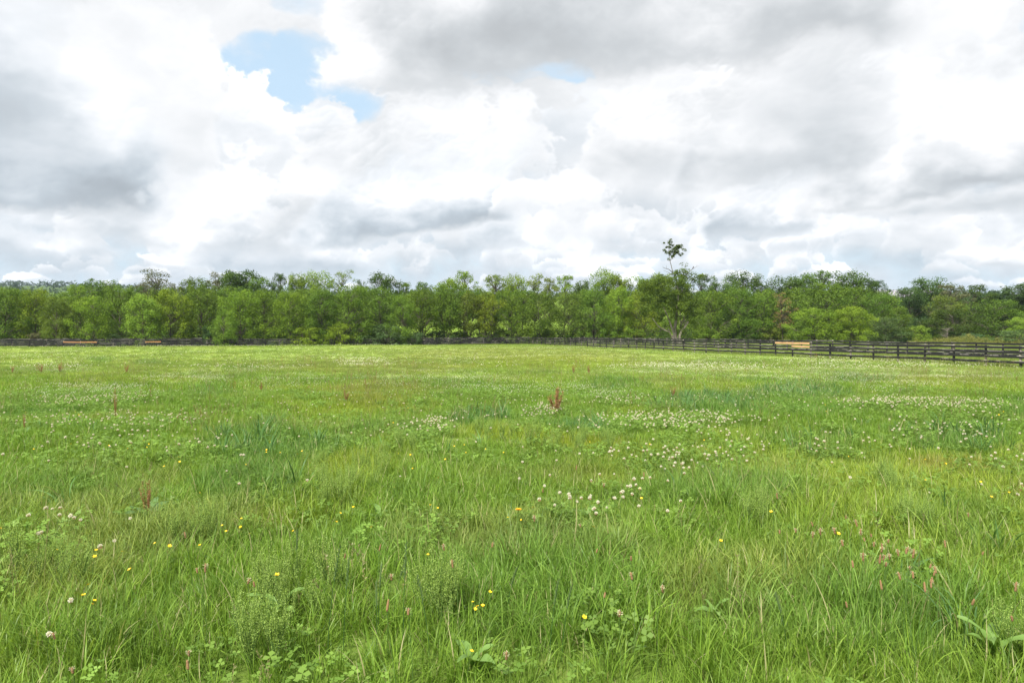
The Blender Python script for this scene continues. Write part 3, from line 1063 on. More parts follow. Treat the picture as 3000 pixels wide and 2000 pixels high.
# (column, row of the top, width, depth, kind, tone) read off the photograph, left to right
FRONT = [
    (-75, 850, 120, 128, 'round', 'mid'), (15, 846, 118, 124, 'round', 'mid'), (104, 846, 110, 126, 'round', 'fresh'), (166, 868, 84, 121, 'round', 'olive'), (214, 872, 90, 124, 'round', 'mid'),
    (275, 866, 100, 121, 'round', 'fresh'), (351, 838, 110, 128, 'round', 'mid'), (420, 862, 96, 122, 'round', 'lime'), (500, 848, 104, 126, 'round', 'fresh'), (590, 838, 116, 131, 'round', 'mid'),
    (655, 905, 74, 122, 'round', 'lime'), (705, 850, 110, 128, 'round', 'fresh'), (775, 846, 104, 130, 'round', 'mid'), (850, 858, 100, 128, 'round', 'fresh'), (940, 850, 110, 131, 'round', 'mid'),
    (1020, 838, 124, 133, 'round', 'mid'), (1115, 846, 118, 136, 'round', 'mid'), (1180, 870, 90, 134, 'round', 'mid'), (1240, 842, 96, 140, 'stemmy', 'mid'), (1310, 838, 104, 142, 'stemmy', 'mid'),
    (1372, 852, 90, 143, 'stemmy', 'olive'), (1425, 856, 92, 144, 'stemmy', 'yellow'), (1500, 850, 100, 146, 'round', 'mid'), (1580, 850, 110, 147, 'round', 'mid'), (1665, 858, 110, 148, 'round', 'olive'),
    (1740, 846, 104, 149, 'round', 'mid'), (1812, 842, 92, 151, 'round', 'fresh'), (1880, 850, 90, 151, 'round', 'yellow'), (2085, 850, 110, 148, 'round', 'mid'), (2165, 848, 112, 150, 'round', 'mid'),
    (2240, 850, 104, 152, 'round', 'mid'), (2420, 830, 190, 150, 'big', 'mid'), (2385, 902, 120, 136, 'round', 'fresh'), (2495, 898, 130, 138, 'big', 'fresh'), (2560, 862, 88, 150, 'round', 'mid'),
    (2625, 900, 92, 150, 'round', 'mid'), (2595, 930, 100, 142, 'round', 'blue'), (2770, 868, 110, 168, 'round', 'olive'), (2790, 905, 130, 160, 'round', 'dark'), (2905, 878, 130, 160, 'round', 'mid'),
    (2700, 930, 90, 165, 'round', 'deep'), (2990, 930, 70, 150, 'round', 'lime'),
]
BACK = [
    (20, 856, 120, 160, 'tall', 'dark'), (235, 830, 90, 150, 'layered', 'fresh'), (275, 812, 100, 155, 'layered', 'mid'), (322, 822, 76, 158, 'tall', 'mid'), (395, 838, 70, 150, 'open', 'dark'),
    (462, 784, 128, 160, 'sparse', 'grey'), (430, 822, 80, 162, 'open', 'grey'), (548, 818, 80, 165, 'open', 'olive'), (575, 812, 70, 165, 'tall', 'mid'), (642, 796, 80, 168, 'open', 'grey'), (714, 792, 106, 165, 'tall', 'dark'), (690, 800, 80, 167, 'tall', 'mid'),
    (765, 812, 60, 162, 'tall', 'mid'), (820, 799, 62, 165, 'open', 'dark'), (875, 806, 66, 165, 'tall', 'fresh'), (928, 793, 80, 168, 'tall', 'lime'), (1000, 785, 90, 170, 'sparse', 'pale'), (1062, 818, 50, 165, 'open', 'dark'),
    (1128, 802, 92, 170, 'tall', 'dark'), (1188, 826, 60, 170, 'open', 'mid'), (1240, 824, 60, 172, 'open', 'mid'), (1302, 818, 76, 174, 'tall', 'fresh'), (1360, 792, 80, 178, 'open', 'fresh'), (1452, 803, 104, 180, 'open', 'pale'),
    (1506, 803, 56, 178, 'tall', 'fresh'), (1565, 800, 78, 182, 'open', 'pale'), (1610, 812, 46, 180, 'open', 'pale'), (1655, 805, 66, 182, 'open', 'fresh'), (1700, 824, 60, 180, 'tall', 'dark'), (1768, 787, 70, 184, 'tall', 'fresh'), (1820, 808, 70, 182, 'tall', 'fresh'),
    (1880, 810, 76, 184, 'tall', 'lime'), (1935, 800, 70, 180, 'tall', 'fresh'), (2056, 802, 66, 184, 'open', 'dark'), (2095, 806, 48, 184, 'open', 'dark'), (2140, 816, 60, 184, 'tall', 'mid'), (2180, 798, 86, 184, 'tall', 'dark'), (2230, 826, 60, 180, 'open', 'dark'),
    (2300, 808, 96, 178, 'tall', 'dark'), (2345, 804, 90, 180, 'tall', 'mid'), (2407, 790, 84, 182, 'open', 'mid'), (2478, 792, 96, 180, 'tall', 'dark'), (2530, 814, 70, 178, 'tall', 'dark'), (2570, 820, 72, 186, 'open', 'deep'),
    (2666, 842, 92, 190, 'tall', 'deep'), (2722, 812, 104, 195, 'tall', 'dark'), (2786, 832, 84, 178, 'open', 'grey'), (2858, 832, 84, 185, 'open', 'dark'), (2910, 855, 70, 185, 'open', 'dark'), (2985, 832, 110, 180, 'tall', 'deep'), (3060, 820, 120, 180, 'tall', 'dark'),
    (2612, 868, 46, 188, 'tall', 'deep'),
]
# third row, only seen through the others
FILL = [(x, 850 + 12 * sin(x * 0.7), 120, 158 + 6 * sin(x), 'round', 'mid') for x in list(range(-60, 1120, 75))] + [(x, 848 + 8 * sin(x), 110, 172, 'round', 'mid') for x in list(range(1740, 2600, 85))] + [(x, 852 + 8 * sin(x), 96, 158 + 5 * sin(x), 'high', 'mid') for x in range(1195, 1560, 42)] + [(x, 866 + 9 * sin(x), 110, 235 + 12 * sin(x), 'tall', 'deep') for x in range(2540, 3150, 62)] + [(2840, 905, 130, 185, 'round', 'dark'), (2950, 890, 130, 180, 'round', 'dark'), (3050, 890, 140, 170, 'round', 'mid')]

LOOK = {'mid': 'mid green', 'fresh': 'fresh green', 'yellow': 'yellowish green', 'dark': 'dark green', 'olive': 'olive green', 'blue': 'bluish green', 'pale': 'pale green', 'deep': 'deep green', 'lime': 'bright lime green', 'grey': 'greyish green', 'tan': 'tan leaved'}
FORM = {'round': 'bushy tree', 'tall': 'tall dense tree', 'high': 'high-crowned tree', 'open': 'tall airy tree', 'sparse': 'sparse twiggy tree', 'layered': 'flat-layered tree', 'stemmy': 'tree on bare slender stems', 'big': 'broad tree'}
HALF_DEAD_X = 1990


def side_of(i, row):
    """which one it is, counted from the tall half-dead tree"""
    xs = sorted([t[0] for t in row])
    lefts = [x for x in xs if x < HALF_DEAD_X][::-1]
    rights = [x for x in xs if x >= HALF_DEAD_X]
    x = row[i][0]
    if x < HALF_DEAD_X:
        if len(lefts) - lefts.index(x) <= 9:
            return ORD2(len(lefts) - lefts.index(x)) + ' from the left end of the wood'
        return ORD2(lefts.index(x) + 1) + ' left of the half-dead tree'
    return ORD2(rights.index(x) + 1) + ' right of the half-dead tree'


def ORD2(n):
    return ORD[n] if n < len(ORD) else 'thirty-' + ORD[n - 30] if n < 40 else 'fortieth'


for i, t in enumerate(FRONT):
    plant_tree('woodland_tree', *t, f"{LOOK[t[5]]} {FORM[t[4]]}, front row, {side_of(i, FRONT)}", 'tree', 'trees in the front row of the wood')
for i, t in enumerate(BACK):
    plant_tree('woodland_tree', *t, f"{LOOK[t[5]]} {FORM[t[4]]}, back row, {side_of(i, BACK)}", 'tree', 'trees rising in the back row of the wood')
for i, t in enumerate(FILL):
    plant_tree('woodland_tree', *t, f"{LOOK[t[5]]} {FORM[t[4]]} in the middle row, {side_of(i, FILL)}", 'tree', 'trees in the middle of the wood')

# bushes at the edge of the wood: (column, top, width, depth, kind, tone, label)
BUSHES = [
    (105, 972, 60, 119, 'bush', 'grey', 'pale greyish bush above the back fence, left of the long reddish board'),
    (330, 976, 70, 122, 'bush', 'blue', 'low bluish bush at the wood edge between the two reddish boards'),
    (620, 950, 80, 124, 'bush', 'deep', 'deep green bush in the shade left of the lime green tree by the fence'),
    (820, 968, 80, 128, 'bush', 'blue', 'bluish low bush at the foot of the wood, left of the broad leafy bush'),
    (900, 955, 96, 127, 'bush', 'fresh', 'broad fresh green bush reaching down to the back fence'),
    (1000, 940, 100, 129, 'bush', 'fresh', 'large light green bush at the fence under the leafiest trees'),
    (1130, 945, 130, 133, 'bush', 'blue', 'wide blue-green bush with silvery top left of the bare stems'),
    (1215, 972, 80, 134, 'bush', 'blue', 'small blue-green bush just behind the bare fence post'),
    (1280, 966, 90, 141, 'bush', 'deep', 'deep green bush under the gap with the bright pasture behind'),
    (1345, 968, 80, 143, 'bush', 'dark', 'dark bush below the slender stems in the middle of the gap'),
    (1410, 970, 80, 144, 'bush', 'dark', 'dark low bush at the right end of the gap in the wood'),
    (1480, 962, 90, 146, 'bush', 'mid', 'mid green bush behind the far fence corner'),
    (1600, 960, 90, 147, 'bush', 'mid', 'leafy mid green bush at the wood edge right of the fence corner'),
    (1690, 966, 90, 148, 'bush', 'dark', 'dark low bush between leafy bushes right of the fence corner'),
    (1775, 950, 80, 149, 'bush', 'fresh', 'fresh green bush under the wood left of the half-dead tree'),
    (1860, 960, 90, 149, 'bush', 'mid', 'mid green bush just left of the half-dead tree'),
    (2075, 958, 90, 147, 'bush', 'lime', 'light green bush at the foot of the half-dead tree, on its right'),
    (2160, 960, 100, 149, 'bush', 'dark', 'dark bush in the shade right of the half-dead tree'),
    (2270, 955, 90, 148, 'bush', 'olive', 'olive bush under the tan-topped dying tree'),
    (2695, 950, 84, 140, 'bush', 'lime', 'bright yellow-green bush behind the fence, left of the weedy bank'),
    (2640, 968, 80, 142, 'bush', 'deep', 'deep green bush beside the bright yellow-green bush'),
    (2848, 974, 84, 150, 'bush', 'blue', 'rounded bush on the weedy bank right of the bright yellow-green bush'),
    (2893, 990, 40, 150, 'bush', 'fresh', 'small fresh green shrub between the rounded bush and the big dark bush'),
    (2975, 964, 120, 126, 'bush', 'blue', 'big dark blue-green bush behind the fence at the right edge'),
    (2765, 965, 90, 160, 'bush', 'dark', 'dark bush in shade behind the weedy bank'),
]
for b in BUSHES:
    plant_tree('bush', *b[:6], b[6], 'bush', 'bushes along the edge of the wood')

# tan-topped dying tree among the green ones
_tr = tree_meshes(81, 12.0, 5.0, base=0.35, n_cl=60, leaves=22, leaf=0.2, rc=(0.4, 0.8), shell=0.5, trunk_r=0.12, limb_r=1.6)
KINDS['dying'] = [(*_tr, 12.0, 5.0)]
plant_tree('woodland_tree', 2292, 850, 74, 146, 'dying', 'tan', 'dying tree with orange-tan leaves and bare twigs among green trees', 'tree')
KINDS['bare'] = [(*tree_meshes(82, 8.0, 5.0, base=0.25, n_cl=50, leaves=3, leaf=0.18, rc=(0.3, 0.6), shell=0.5, trunk_r=0.10, limb_r=1.4, bmat=bark_mat('grey_dead_bark', (.10, .09, .075), (.24, .21, .18))), 8.0, 5.0)]
plant_tree('dead_tree', 1440, 880, 70, 143.5, 'bare', 'grey', 'dead grey tree with bare twigs at the right side of the gap in the wood', 'tree')
plant_tree('dead_tree', 2775, 952, 44, 152, 'bare', 'grey', 'small dead tree with pale bare limbs in front of the shady bushes', 'tree')

# ---- the tall half-dead tree: many pale stems, broad green body, bare limbs and one high tuft
def half_dead_tree():
    D = 128.0
    x0 = (1988 - CX) / FPX * D
    zb = gz(x0, D)
    root = thing('half_dead_tree', 'tall half-dead tree with pale forked stems, bare limbs and a leafy tuft at its tip', 'tree', (x0, D, zb))
    o3 = Vector((x0, D, zb))
    R = random.Random(4)

    def P(px, py, dd=0.0):
        return at_depth(px, py, D + dd) - o3
    st = MB()
    k = 4.613

    def Z(x, y, dd=0.0):                 # from the close-up of the tree (origin 1850, 680)
        return P(1850 + x / k, 680 + y / k, dd)
    foot = Vector((0, 0, -0.4))
    st.tube([foot + Vector((-.2, 0, 0)), Z(560, 1440), Z(575, 1370), Z(545, 1290), Z(505, 1180), Z(465, 1080), Z(430, 1010, .5)], [0.363, 0.277, 0.224, 0.178, 0.139, 0.112, 0.073], 8)
    st.tube([foot, Z(590, 1400), Z(590, 1280, .5), Z(612, 1100, .8), Z(628, 900, 1.0), Z(632, 800, 1.0), Z(605, 640, .6), Z(560, 550, .2), Z(535, 440), Z(520, 390), Z(515, 320)], [0.396, 0.330, 0.264, 0.224, 0.178, 0.152, 0.112, 0.086, 0.066, 0.053, 0.026], 8)
    st.tube([foot + Vector((.4, 0, 0)), Z(650, 1400, -.4), Z(680, 1330, -.5), Z(730, 1270, -.6), Z(765, 1210, -.8)], [0.330, 0.238, 0.198, 0.172, 0.145], 8)
    st.tube([Z(655, 1360, .4), Z(672, 1250, .5), Z(700, 1160, .6), Z(718, 1125, .6)], [0.132, 0.112, 0.099, 0.079], 7)
    st.tube([foot + Vector((-.5, -.3, 0)), Z(548, 1420, -.8), Z(515, 1350, -1.0), Z(440, 1320, -1.2), Z(360, 1270, -1.4), Z(310, 1200, -1.5), Z(285, 1160, -1.4)], [0.185, 0.145, 0.112, 0.106, 0.092, 0.073, 0.046], 7)
    st.tube([Z(520, 1350, -1.0), Z(495, 1300, -1.0)], [0.092, 0.066], 6)
    root_st = link('trunk', st.mesh('trunk', M_pale_bark, True), root)
    root_st['label'] = 'pale forked trunk and stems'
    lb = MB()
    lb.tube([Z(628, 850, 1.0), Z(700, 790, .6), Z(740, 745, .4), Z(800, 715, .2), Z(840, 722)], [.15, .12, .09, .05, .02], 6)
    lb.tube([Z(690, 800, .6), Z(790, 740), Z(820, 640), Z(870, 560), Z(880, 535)], [.07, .05, .04, .025, .01], 5)
    lb.tube([Z(552, 540), Z(500, 500), Z(455, 490), Z(428, 478), Z(424, 462)], [.08, .06, .045, .03, .015], 5)
    lb.tube([Z(470, 492), Z(472, 450)], [.03, .012], 5)
    lb.tube([Z(560, 580), Z(500, 545), Z(430, 515)], [.06, .04, .02], 5)
    lb.tube([Z(690, 640, .4), Z(735, 580), Z(775, 545), Z(800, 515), Z(835, 492), Z(880, 465), Z(912, 458)], [.09, .075, .06, .05, .04, .025, .01], 5)
    lb.tube([Z(878, 468), Z(886, 440)], [.02, .008], 5)
    lb.tube([Z(690, 640, .4), Z(705, 580), Z(715, 500), Z(712, 460)], [.06, .045, .03, .015], 5)
    lb.tube([Z(325, 680), Z(298, 600), Z(285, 540), Z(275, 522)], [.06, .04, .025, .01], 5)
    lb.tube([Z(296, 600), Z(270, 590)], [.02, .01], 4)
    lb.tube([Z(520, 390), Z(548, 360), Z(590, 300), Z(630, 230)], [.05, .04, .03, .015], 5)
    lb.tube([Z(516, 330), Z(505, 240), Z(490, 150)], [.045, .03, .015], 5)
    lb.tube([Z(512, 300), Z(460, 280), Z(440, 285)], [.02, .015, .008], 4)
    d = link('dead_limbs', lb.mesh('dead_limbs', bark_mat('weathered_limb', (.07, .055, .045), (.20, .165, .14)), True), root)
    d['label'] = 'bare dark limbs against the sky'
    rng = np.random.default_rng(9)
    C = []
    lim = [(130, 640), (95, 760), (60, 900), (120, 1060), (200, 1130), (330, 1010), (420, 1000), (560, 1060), (700, 1090), (860, 1150), (960, 1080), (980, 960), (930, 840), (830, 800), (800, 730), (740, 700), (660, 560), (560, 600), (440, 590), (330, 590), (240, 640)]

    def inside(x, y):
        c = False
        for i in range(len(lim)):
            (xa, ya), (xb, yb) = lim[i], lim[i - 1]
            if (ya > y) != (yb > y) and x < (xb - xa) * (y - ya) / (yb - ya) + xa:
                c = not c
        return c
    while len(C) < 190:
        x, y = rng.uniform(50, 990), rng.uniform(550, 1160)
        if inside(x, y):
            C.append(Z(x, y, rng.uniform(-4.6, 4.6)))
    for x, y in ((430, 1120), (380, 1180), (560, 1160), (640, 1150), (760, 1150), (840, 1230), (900, 1300), (690, 520), (740, 540), (700, 600), (620, 545), (590, 560), (730, 600), (820, 580), (900, 600), (950, 590), (780, 640), (850, 650), (600, 1330), (680, 1290), (640, 1370), (700, 1340)):
        C.append(Z(x, y, rng.uniform(-.6, .6)))
    cr = link('crown', leaf_mesh(np.array(C), rng, 120, 0.23, (0.6, 1.15), 0.75, M_crown), root)
    cr.color = (0.095, 0.150, 0.022, 1)
    T = []
    for x, y, n in ((590, 240, 9), (640, 190, 6), (560, 290, 6), (680, 220, 3), (540, 330, 3), (500, 140, 2), (520, 200, 2), (540, 150, 2), (470, 275, 2), (650, 300, 2)):
        for q in range(n + 2):
            T.append(Z(x + rng.normal(0, 26), y + rng.normal(0, 24), rng.uniform(-.8, .8)))
    tf = link('leafy_tuft', leaf_mesh(np.array(T), rng, 60, 0.17, (0.2, 0.42), 0.9, M_crown), root)
    tf.color = (0.082, 0.120, 0.022, 1)
    T = [Z(x + rng.normal(0, 9), y + rng.normal(0, 8), rng.uniform(-.3, .3)) for x, y in ((700, 440), (730, 425), (715, 470), (745, 450), (665, 435), (690, 460))]
    tf = link('leafy_spray', leaf_mesh(np.array(T), rng, 16, 0.16, (0.15, 0.32), 0.9, M_crown), root)
    tf.color = (0.090, 0.140, 0.025, 1)
    # bird on the bare limb
    b = MB()
    q = Vector((0, 0, 0))
    b.tube([(-.20, 0, -.12), (-.10, 0, .0), (-.02, 0, .12), (.05, 0, .24), (.08, 0, .30)], [.012, .055, .085, .075, .03], 7)
    b.tube([(.06, 0, .27), (.09, 0, .33), (.12, 0, .36)], [.05, .055, .03], 6)
    b.tube([(.12, 0, .35), (.19, 0, .34)], [.018, .003], 4)
    bd = link('bird', b.mesh('bird', plain('dark_feathers', (.05, .045, .04)), True), None, Z(835, 488) + o3)
    tag(bd, 'small dark bird perched on the bare limb of the half-dead tree', 'bird')


half_dead_tree()

# weedy bank beyond the lane at the right
def weed_bank():
    rng = np.random.default_rng(5)
    C, T = [], []
    while len(C) < 420:
        px = rng.uniform(2660, 3050)
        d = rng.uniform(118, 150)
        x = (px - CX) / FPX * d
        h = 0.5 + 1.7 * max(0, gnoise(np.array([x / 6.0]), np.array([d / 8.0]), 77)[0]) + 0.8 * sstep(2740, 2790, px) * sstep(2900, 2830, px)
        z = gz(x, d)
        C.append((x, d, z + rng.uniform(0.1, h)))
    me = leaf_mesh(np.array(C), rng, 60, 0.16, (0.35, 0.8), 0.8, M_crown)
    o = link('weeds', me)
    o.color = (0.165, 0.180, 0.050, 1)
    tag(o, 'tall olive weeds growing over the bank beyond the lane fence', 'weeds', None, 'stuff')


weed_bank()

# brush and saplings filling the foot of the wood
def undergrowth():
    rng = np.random.default_rng(6)
    C = []
    for k in range(1900):
        px = rng.uniform(-150, 2680)
        dd = 128 if px < 900 else 128 + (px - 900) / 600 * 18 if px < 1500 else 149
        d = dd + rng.uniform(0, 26)
        x = (px - CX) / FPX * d
        C.append((x, d, gz(x, d) + rng.uniform(0.2, 3.4 if not 1225 < px < 1440 else 2.7)))
    o = link('undergrowth', leaf_mesh(np.array(C), rng, 40, 0.24, (0.5, 1.1), 0.8, M_crown))
    o.color = (0.060, 0.105, 0.026, 1)
    tag(o, 'dark brush filling the foot of the wood', 'undergrowth', None, 'stuff')


undergrowth()

# woods on the far ridge and beyond, one mass
def far_woods():
    rng = np.random.default_rng(7)
    C = []
    for k in range(5200):
        a = rng.uniform(-0.80, 0.75)
        r = rng.uniform(700, 2100)
        x, y = r * sin(a), r * cos(a)
        if gnoise(np.array([x / 160.0]), np.array([y / 160.0]), 88)[0] < (-0.02 if r > 1400 else 0.12):
            continue
        C.append((x, y, float(ground(np.array([x]), np.array([y]), False)[0]) + rng.uniform(1, 9)))
    o = link('far_woods', leaf_mesh(np.array(C), rng, 16, 3.4, (3.5, 7.5), 0.8, M_crown))
    o.color = (0.040, 0.075, 0.030, 1)
    tag(o, 'distant woods covering the far ridge', 'woods', None, 'stuff')


far_woods()

# ------------------------------------------------------------------ beyond the wood on the right: barn, lane, paddock fence
def barn():
    D = 340.0
    x0, x1 = (2560 - CX) / FPX * D, (2760 - CX) / FPX * D
    z = gz((x0 + x1) / 2, D)
    ridge = EYE - (850 - HY) / FPX * D - z
    W, L = 14.0, x1 - x0
    wall_h = ridge - 4.6
    root = thing('barn', 'long barn with a pale violet-grey metal roof, half hidden behind the trees', 'barn', ((x0 + x1) / 2, D, z))
    m_wall = plain('grey_barn_boards', (.33, .30, .30), .8, .1)
    m_roof, nt, out = material('metal_roof')
    n = noise(nt, coords(nt), 0.6, 4, 0.6)
    principled(nt, out, mixcol(nt, n.step(.3, .7), (.29, .27, .31), (.38, .36, .40)), 0.45, 0.5)
    b = MB()
    h = L / 2
    b.add([(-h, -W / 2, -.5), (h, -W / 2, -.5), (h, W / 2, -.5), (-h, W / 2, -.5), (-h, -W / 2, wall_h), (h, -W / 2, wall_h), (h, W / 2, wall_h), (-h, W / 2, wall_h), (-h, 0, ridge - .15), (h, 0, ridge - .15)],
          [(0, 1, 5, 4), (2, 3, 7, 6), (1, 2, 6, 9, 5), (3, 0, 4, 8, 7)])
    link('wall', b.mesh('wall', m_wall), root)
    for s in (-1, 1):
        b = MB()
        e = .7
        y1, z1 = s * (W / 2 + e), wall_h - e * (ridge - wall_h) / (W / 2)
        b.add([(-h - e, 0, ridge), (h + e, 0, ridge), (h + e, y1, z1), (-h - e, y1, z1), (-h - e, 0, ridge + .12), (h + e, 0, ridge + .12), (h + e, y1, z1 + .12), (-h - e, y1, z1 + .12)],
              [(0, 1, 2, 3), (7, 6, 5, 4), (0, 4, 5, 1), (2, 6, 7, 3), (1, 5, 6, 2), (0, 3, 7, 4)])
        rf = link('roof', b.mesh('roof', m_roof), root)
        rb = MB()
        n = int(L / 1.2)
        for k in range(n + 1):
            x = -h + L * k / n
            rb.add([(x - .03, s * .1, ridge + .125), (x + .03, s * .1, ridge + .125), (x + .03, y1, z1 + .125), (x - .03, y1, z1 + .125), (x - .03, s * .1, ridge + .18), (x + .03, s * .1, ridge + .18), (x + .03, y1, z1 + .18), (x - .03, y1, z1 + .18)],
                   [(4, 5, 6, 7), (0, 4, 7, 3), (1, 2, 6, 5), (3, 7, 6, 2)])
        tag(link('roof_seams', rb.mesh('roof_seams', m_roof), rf), kind='stuff')
    m_white = plain('white_trim', (.7, .7, .72), .6, .2)
    m_dark = plain('dark_opening', (.03, .03, .035), .5, .3)
    for k in range(9):
        xx = -h + L * (k + .5) / 9
        if k == 4:
            b = MB(); b.box(xx - 1.8, xx + 1.8, -W / 2 - .08, -W / 2 - .003, 0, 3.2)
            link('door', b.mesh('door', m_white), root)
        else:
            b = MB(); b.box(xx - .6, xx + .6, -W / 2 - .06, -W / 2 - .003, 1.2, 2.3)
            w_ = link('window', b.mesh('window', m_white), root)
            b = MB(); b.box(xx - .48, xx + .48, -W / 2 - .08, -W / 2 - .063, 1.3, 2.2)
            link('pane', b.mesh('pane', m_dark), w_)


barn()


def strip(name, pts, half, mat, lift=0.03, kind='structure', n=40):
    P = [Vector((x, y, 0)) for x, y in pts]
    L, V = [], []
    for i in range(n + 1):
        u = i / n * (len(P) - 1)
        k = min(int(u), len(P) - 2)
        p = P[k].lerp(P[k + 1], u - k)
        d = (P[k + 1] - P[k]).normalized()
        nn = Vector((-d.y, d.x, 0))
        for j in range(5):
            q = p + nn * half * (j / 2 - 1)
            V.append((q.x, q.y, gz(q.x, q.y) + lift))
    Q = [(i * 5 + j, i * 5 + j + 1, i * 5 + j + 6, i * 5 + j + 5) for i in range(n) for j in range(4)]
    return tag(link(name, new_mesh(name, V, quads=Q, mat=mat, smooth=True)), kind=kind)


M_gravel = plain('pale_gravel', (.46, .43, .40), .95, .1, .2, 3.0)
strip('farm_road', [(120, 296), (165, 292), (215, 300), (260, 310)], 1.5, M_gravel)
# gravel pad in the lane, seen through the near right fence
a, bb = at_depth(2662, 1036, 60), at_depth(2735, 1040, 60)
strip('gravel_lane', [(35.2, 61.3), (37.6, 61.0)], 1.0, plain('lane_gravel', (.36, .34, .33), .95, .1, .2, 4.0), 0.035, n=6)


def far_fence(label, pts, seed):
    rng = random.Random(seed)
    m = plain('brown_fence_far', (.10, .075, .06), .9, .1)
    root = thing('plank_fence', label, 'fence', (pts[0][0], pts[0][1], gz(*pts[0])))
    o3 = root.location.copy()
    pm = MB(); pm.box(-.07, .07, -.07, .07, -.3, 1.4)
    pme = pm.mesh('post', m)
    prev = None
    for (xa, ya), (xb, yb) in zip(pts, pts[1:]):
        L = math.hypot(xb - xa, yb - ya)
        n = max(1, int(L / 2.6))
        for k in range(n + 1):
            x, y = xa + (xb - xa) * k / n, ya + (yb - ya) * k / n
            p = Vector((x, y, gz(x, y)))
            link('post', pme, root, p - o3)
            if prev is not None and (p - prev).length > .5:
                for h in (.45, .8, 1.15):
                    d = p - prev
                    b = MB()
                    b.box(0, d.length, -.1, -.072, h - .08, h + .08)
                    bo = link('board', b.mesh('board', m), root, prev - o3)
                    bo.rotation_euler = (0, -atan2(d.z, Vector((d.x, d.y)).length), atan2(d.y, d.x))
            prev = p


far_fence('brown fence on the far side of the creek, running below the barn', [(134, 283), (172, 280), (196, 282)], 1)
far_fence('low brown fence nearer the trees, below the white trough', [(148, 262), (172, 260)], 2)
t0 = at_depth(2715, 910, 272)
tz = gz(t0.x, 272)
tr_ = thing('water_trough', 'small white water trough on the bright pasture across the creek', 'trough', (t0.x, 272, tz))
b = MB()
b.add([(-1.4, -.5, .12), (1.4, -.5, .12), (1.4, .5, .12), (-1.4, .5, .12), (-1.6, -.6, .85), (1.6, -.6, .85), (1.6, .6, .85), (-1.6, .6, .85), (-1.5, -.5, .85), (1.5, -.5, .85), (1.5, .5, .85), (-1.5, .5, .85), (-1.4, -.45, .5), (1.4, -.45, .5), (1.4, .45, .5), (-1.4, .45, .5)],
      [(3, 2, 1, 0), (0, 1, 5, 4), (1, 2, 6, 5), (2, 3, 7, 6), (3, 0, 4, 7), (4, 5, 9, 8), (5, 6, 10, 9), (6, 7, 11, 10), (7, 4, 8, 11), (8, 9, 13, 12), (9, 10, 14, 13), (10, 11, 15, 14), (11, 8, 12, 15), (12, 13, 14, 15)])
link('basin', b.mesh('basin', plain('white_trough_paint', (.72, .74, .76), .5, .3)), tr_)
for s in (-1.1, 1.1):
    b = MB(); b.box(s - .12, s + .12, -.45, .45, -.2, .115)
    link('leg', b.mesh('leg', plain('trough_leg', (.3, .3, .3))), tr_)

# ------------------------------------------------------------------ grass and herbs of the meadow: tufts set out by an instancing modifier
def blades(seed, n, spread, length, width, seg=4, bend=0.6, wide=1.0, lean=0.12, fold=0.0):
    """a tuft of n blades; attributes rv (per blade) and hv (height along the blade)"""
    rng = np.random.default_rng(seed)
    V, Q, RV, HV = [], [], [], []
    for b in range(n):
        a0, r0 = rng.uniform(0, 2 * pi), spread * sqrt(rng.uniform(0, 1))
        bx, by = r0 * cos(a0), r0 * sin(a0)
        a = a0 + rng.normal(0, 0.9) if spread > 0 else rng.uniform(0, 2 * pi)
        L, w = rng.uniform(*length), rng.uniform(*width)
        th = abs(rng.normal(0.10, 0.22)) 
        bnd = bend * rng.uniform(0.3, 1.7)
        tw = rng.uniform(-0.8, 0.8)
        p = np.array([bx, by, -0.015])
        wa = a + pi / 2 + rng.uniform(-0.5, 0.5)
        rv = rng.uniform(0, 1)
        i0 = len(V)
        for s in range(seg + 1):
            u = s / seg
            ang = th + bnd * u ** 1.6
            ww = w * (min(1, 0.55 + u * 1.6)) * (1 - u ** 2.6) * 0.5 * wide + 0.0002
            wd = np.array([cos(wa + tw * u), sin(wa + tw * u), 0])
            V += [p - wd * ww, p + wd * ww]
            HV += [u, u]
            d = np.array([sin(ang) * cos(a) + lean * u, sin(ang) * sin(a), cos(ang)])
            p = p + d / np.linalg.norm(d) * (L / seg)
        for s in range(seg):
            k = i0 + 2 * s
            Q.append((k, k + 1, k + 3, k + 2))
            RV.append(rv)
    return V, Q, RV, HV


STORE = bpy.data.collections.new('tuft_kinds')


def bank(prefix, metas, mat):
    """collection of unlinked tuft objects to be drawn from"""
    col = bpy.data.collections.new(prefix)
    for i, (V, Q, RV, HV) in enumerate(metas):
        at = {'rv': ('FACE', 'FLOAT', RV)}
        if HV is not None:
            at['hv'] = ('POINT', 'FLOAT', HV)
        if isinstance(Q, tuple):
            me = new_mesh(f'{prefix}_tuft', V, quads=Q[0], tris=Q[1], attrs=at, mat=mat)
        else:
            me = new_mesh(f'{prefix}_tuft', V, quads=Q, attrs=at, mat=mat)
        o = bpy.data.objects.new(f'{prefix}_{i:02d}', me)
        col.objects.link(o)
    return col


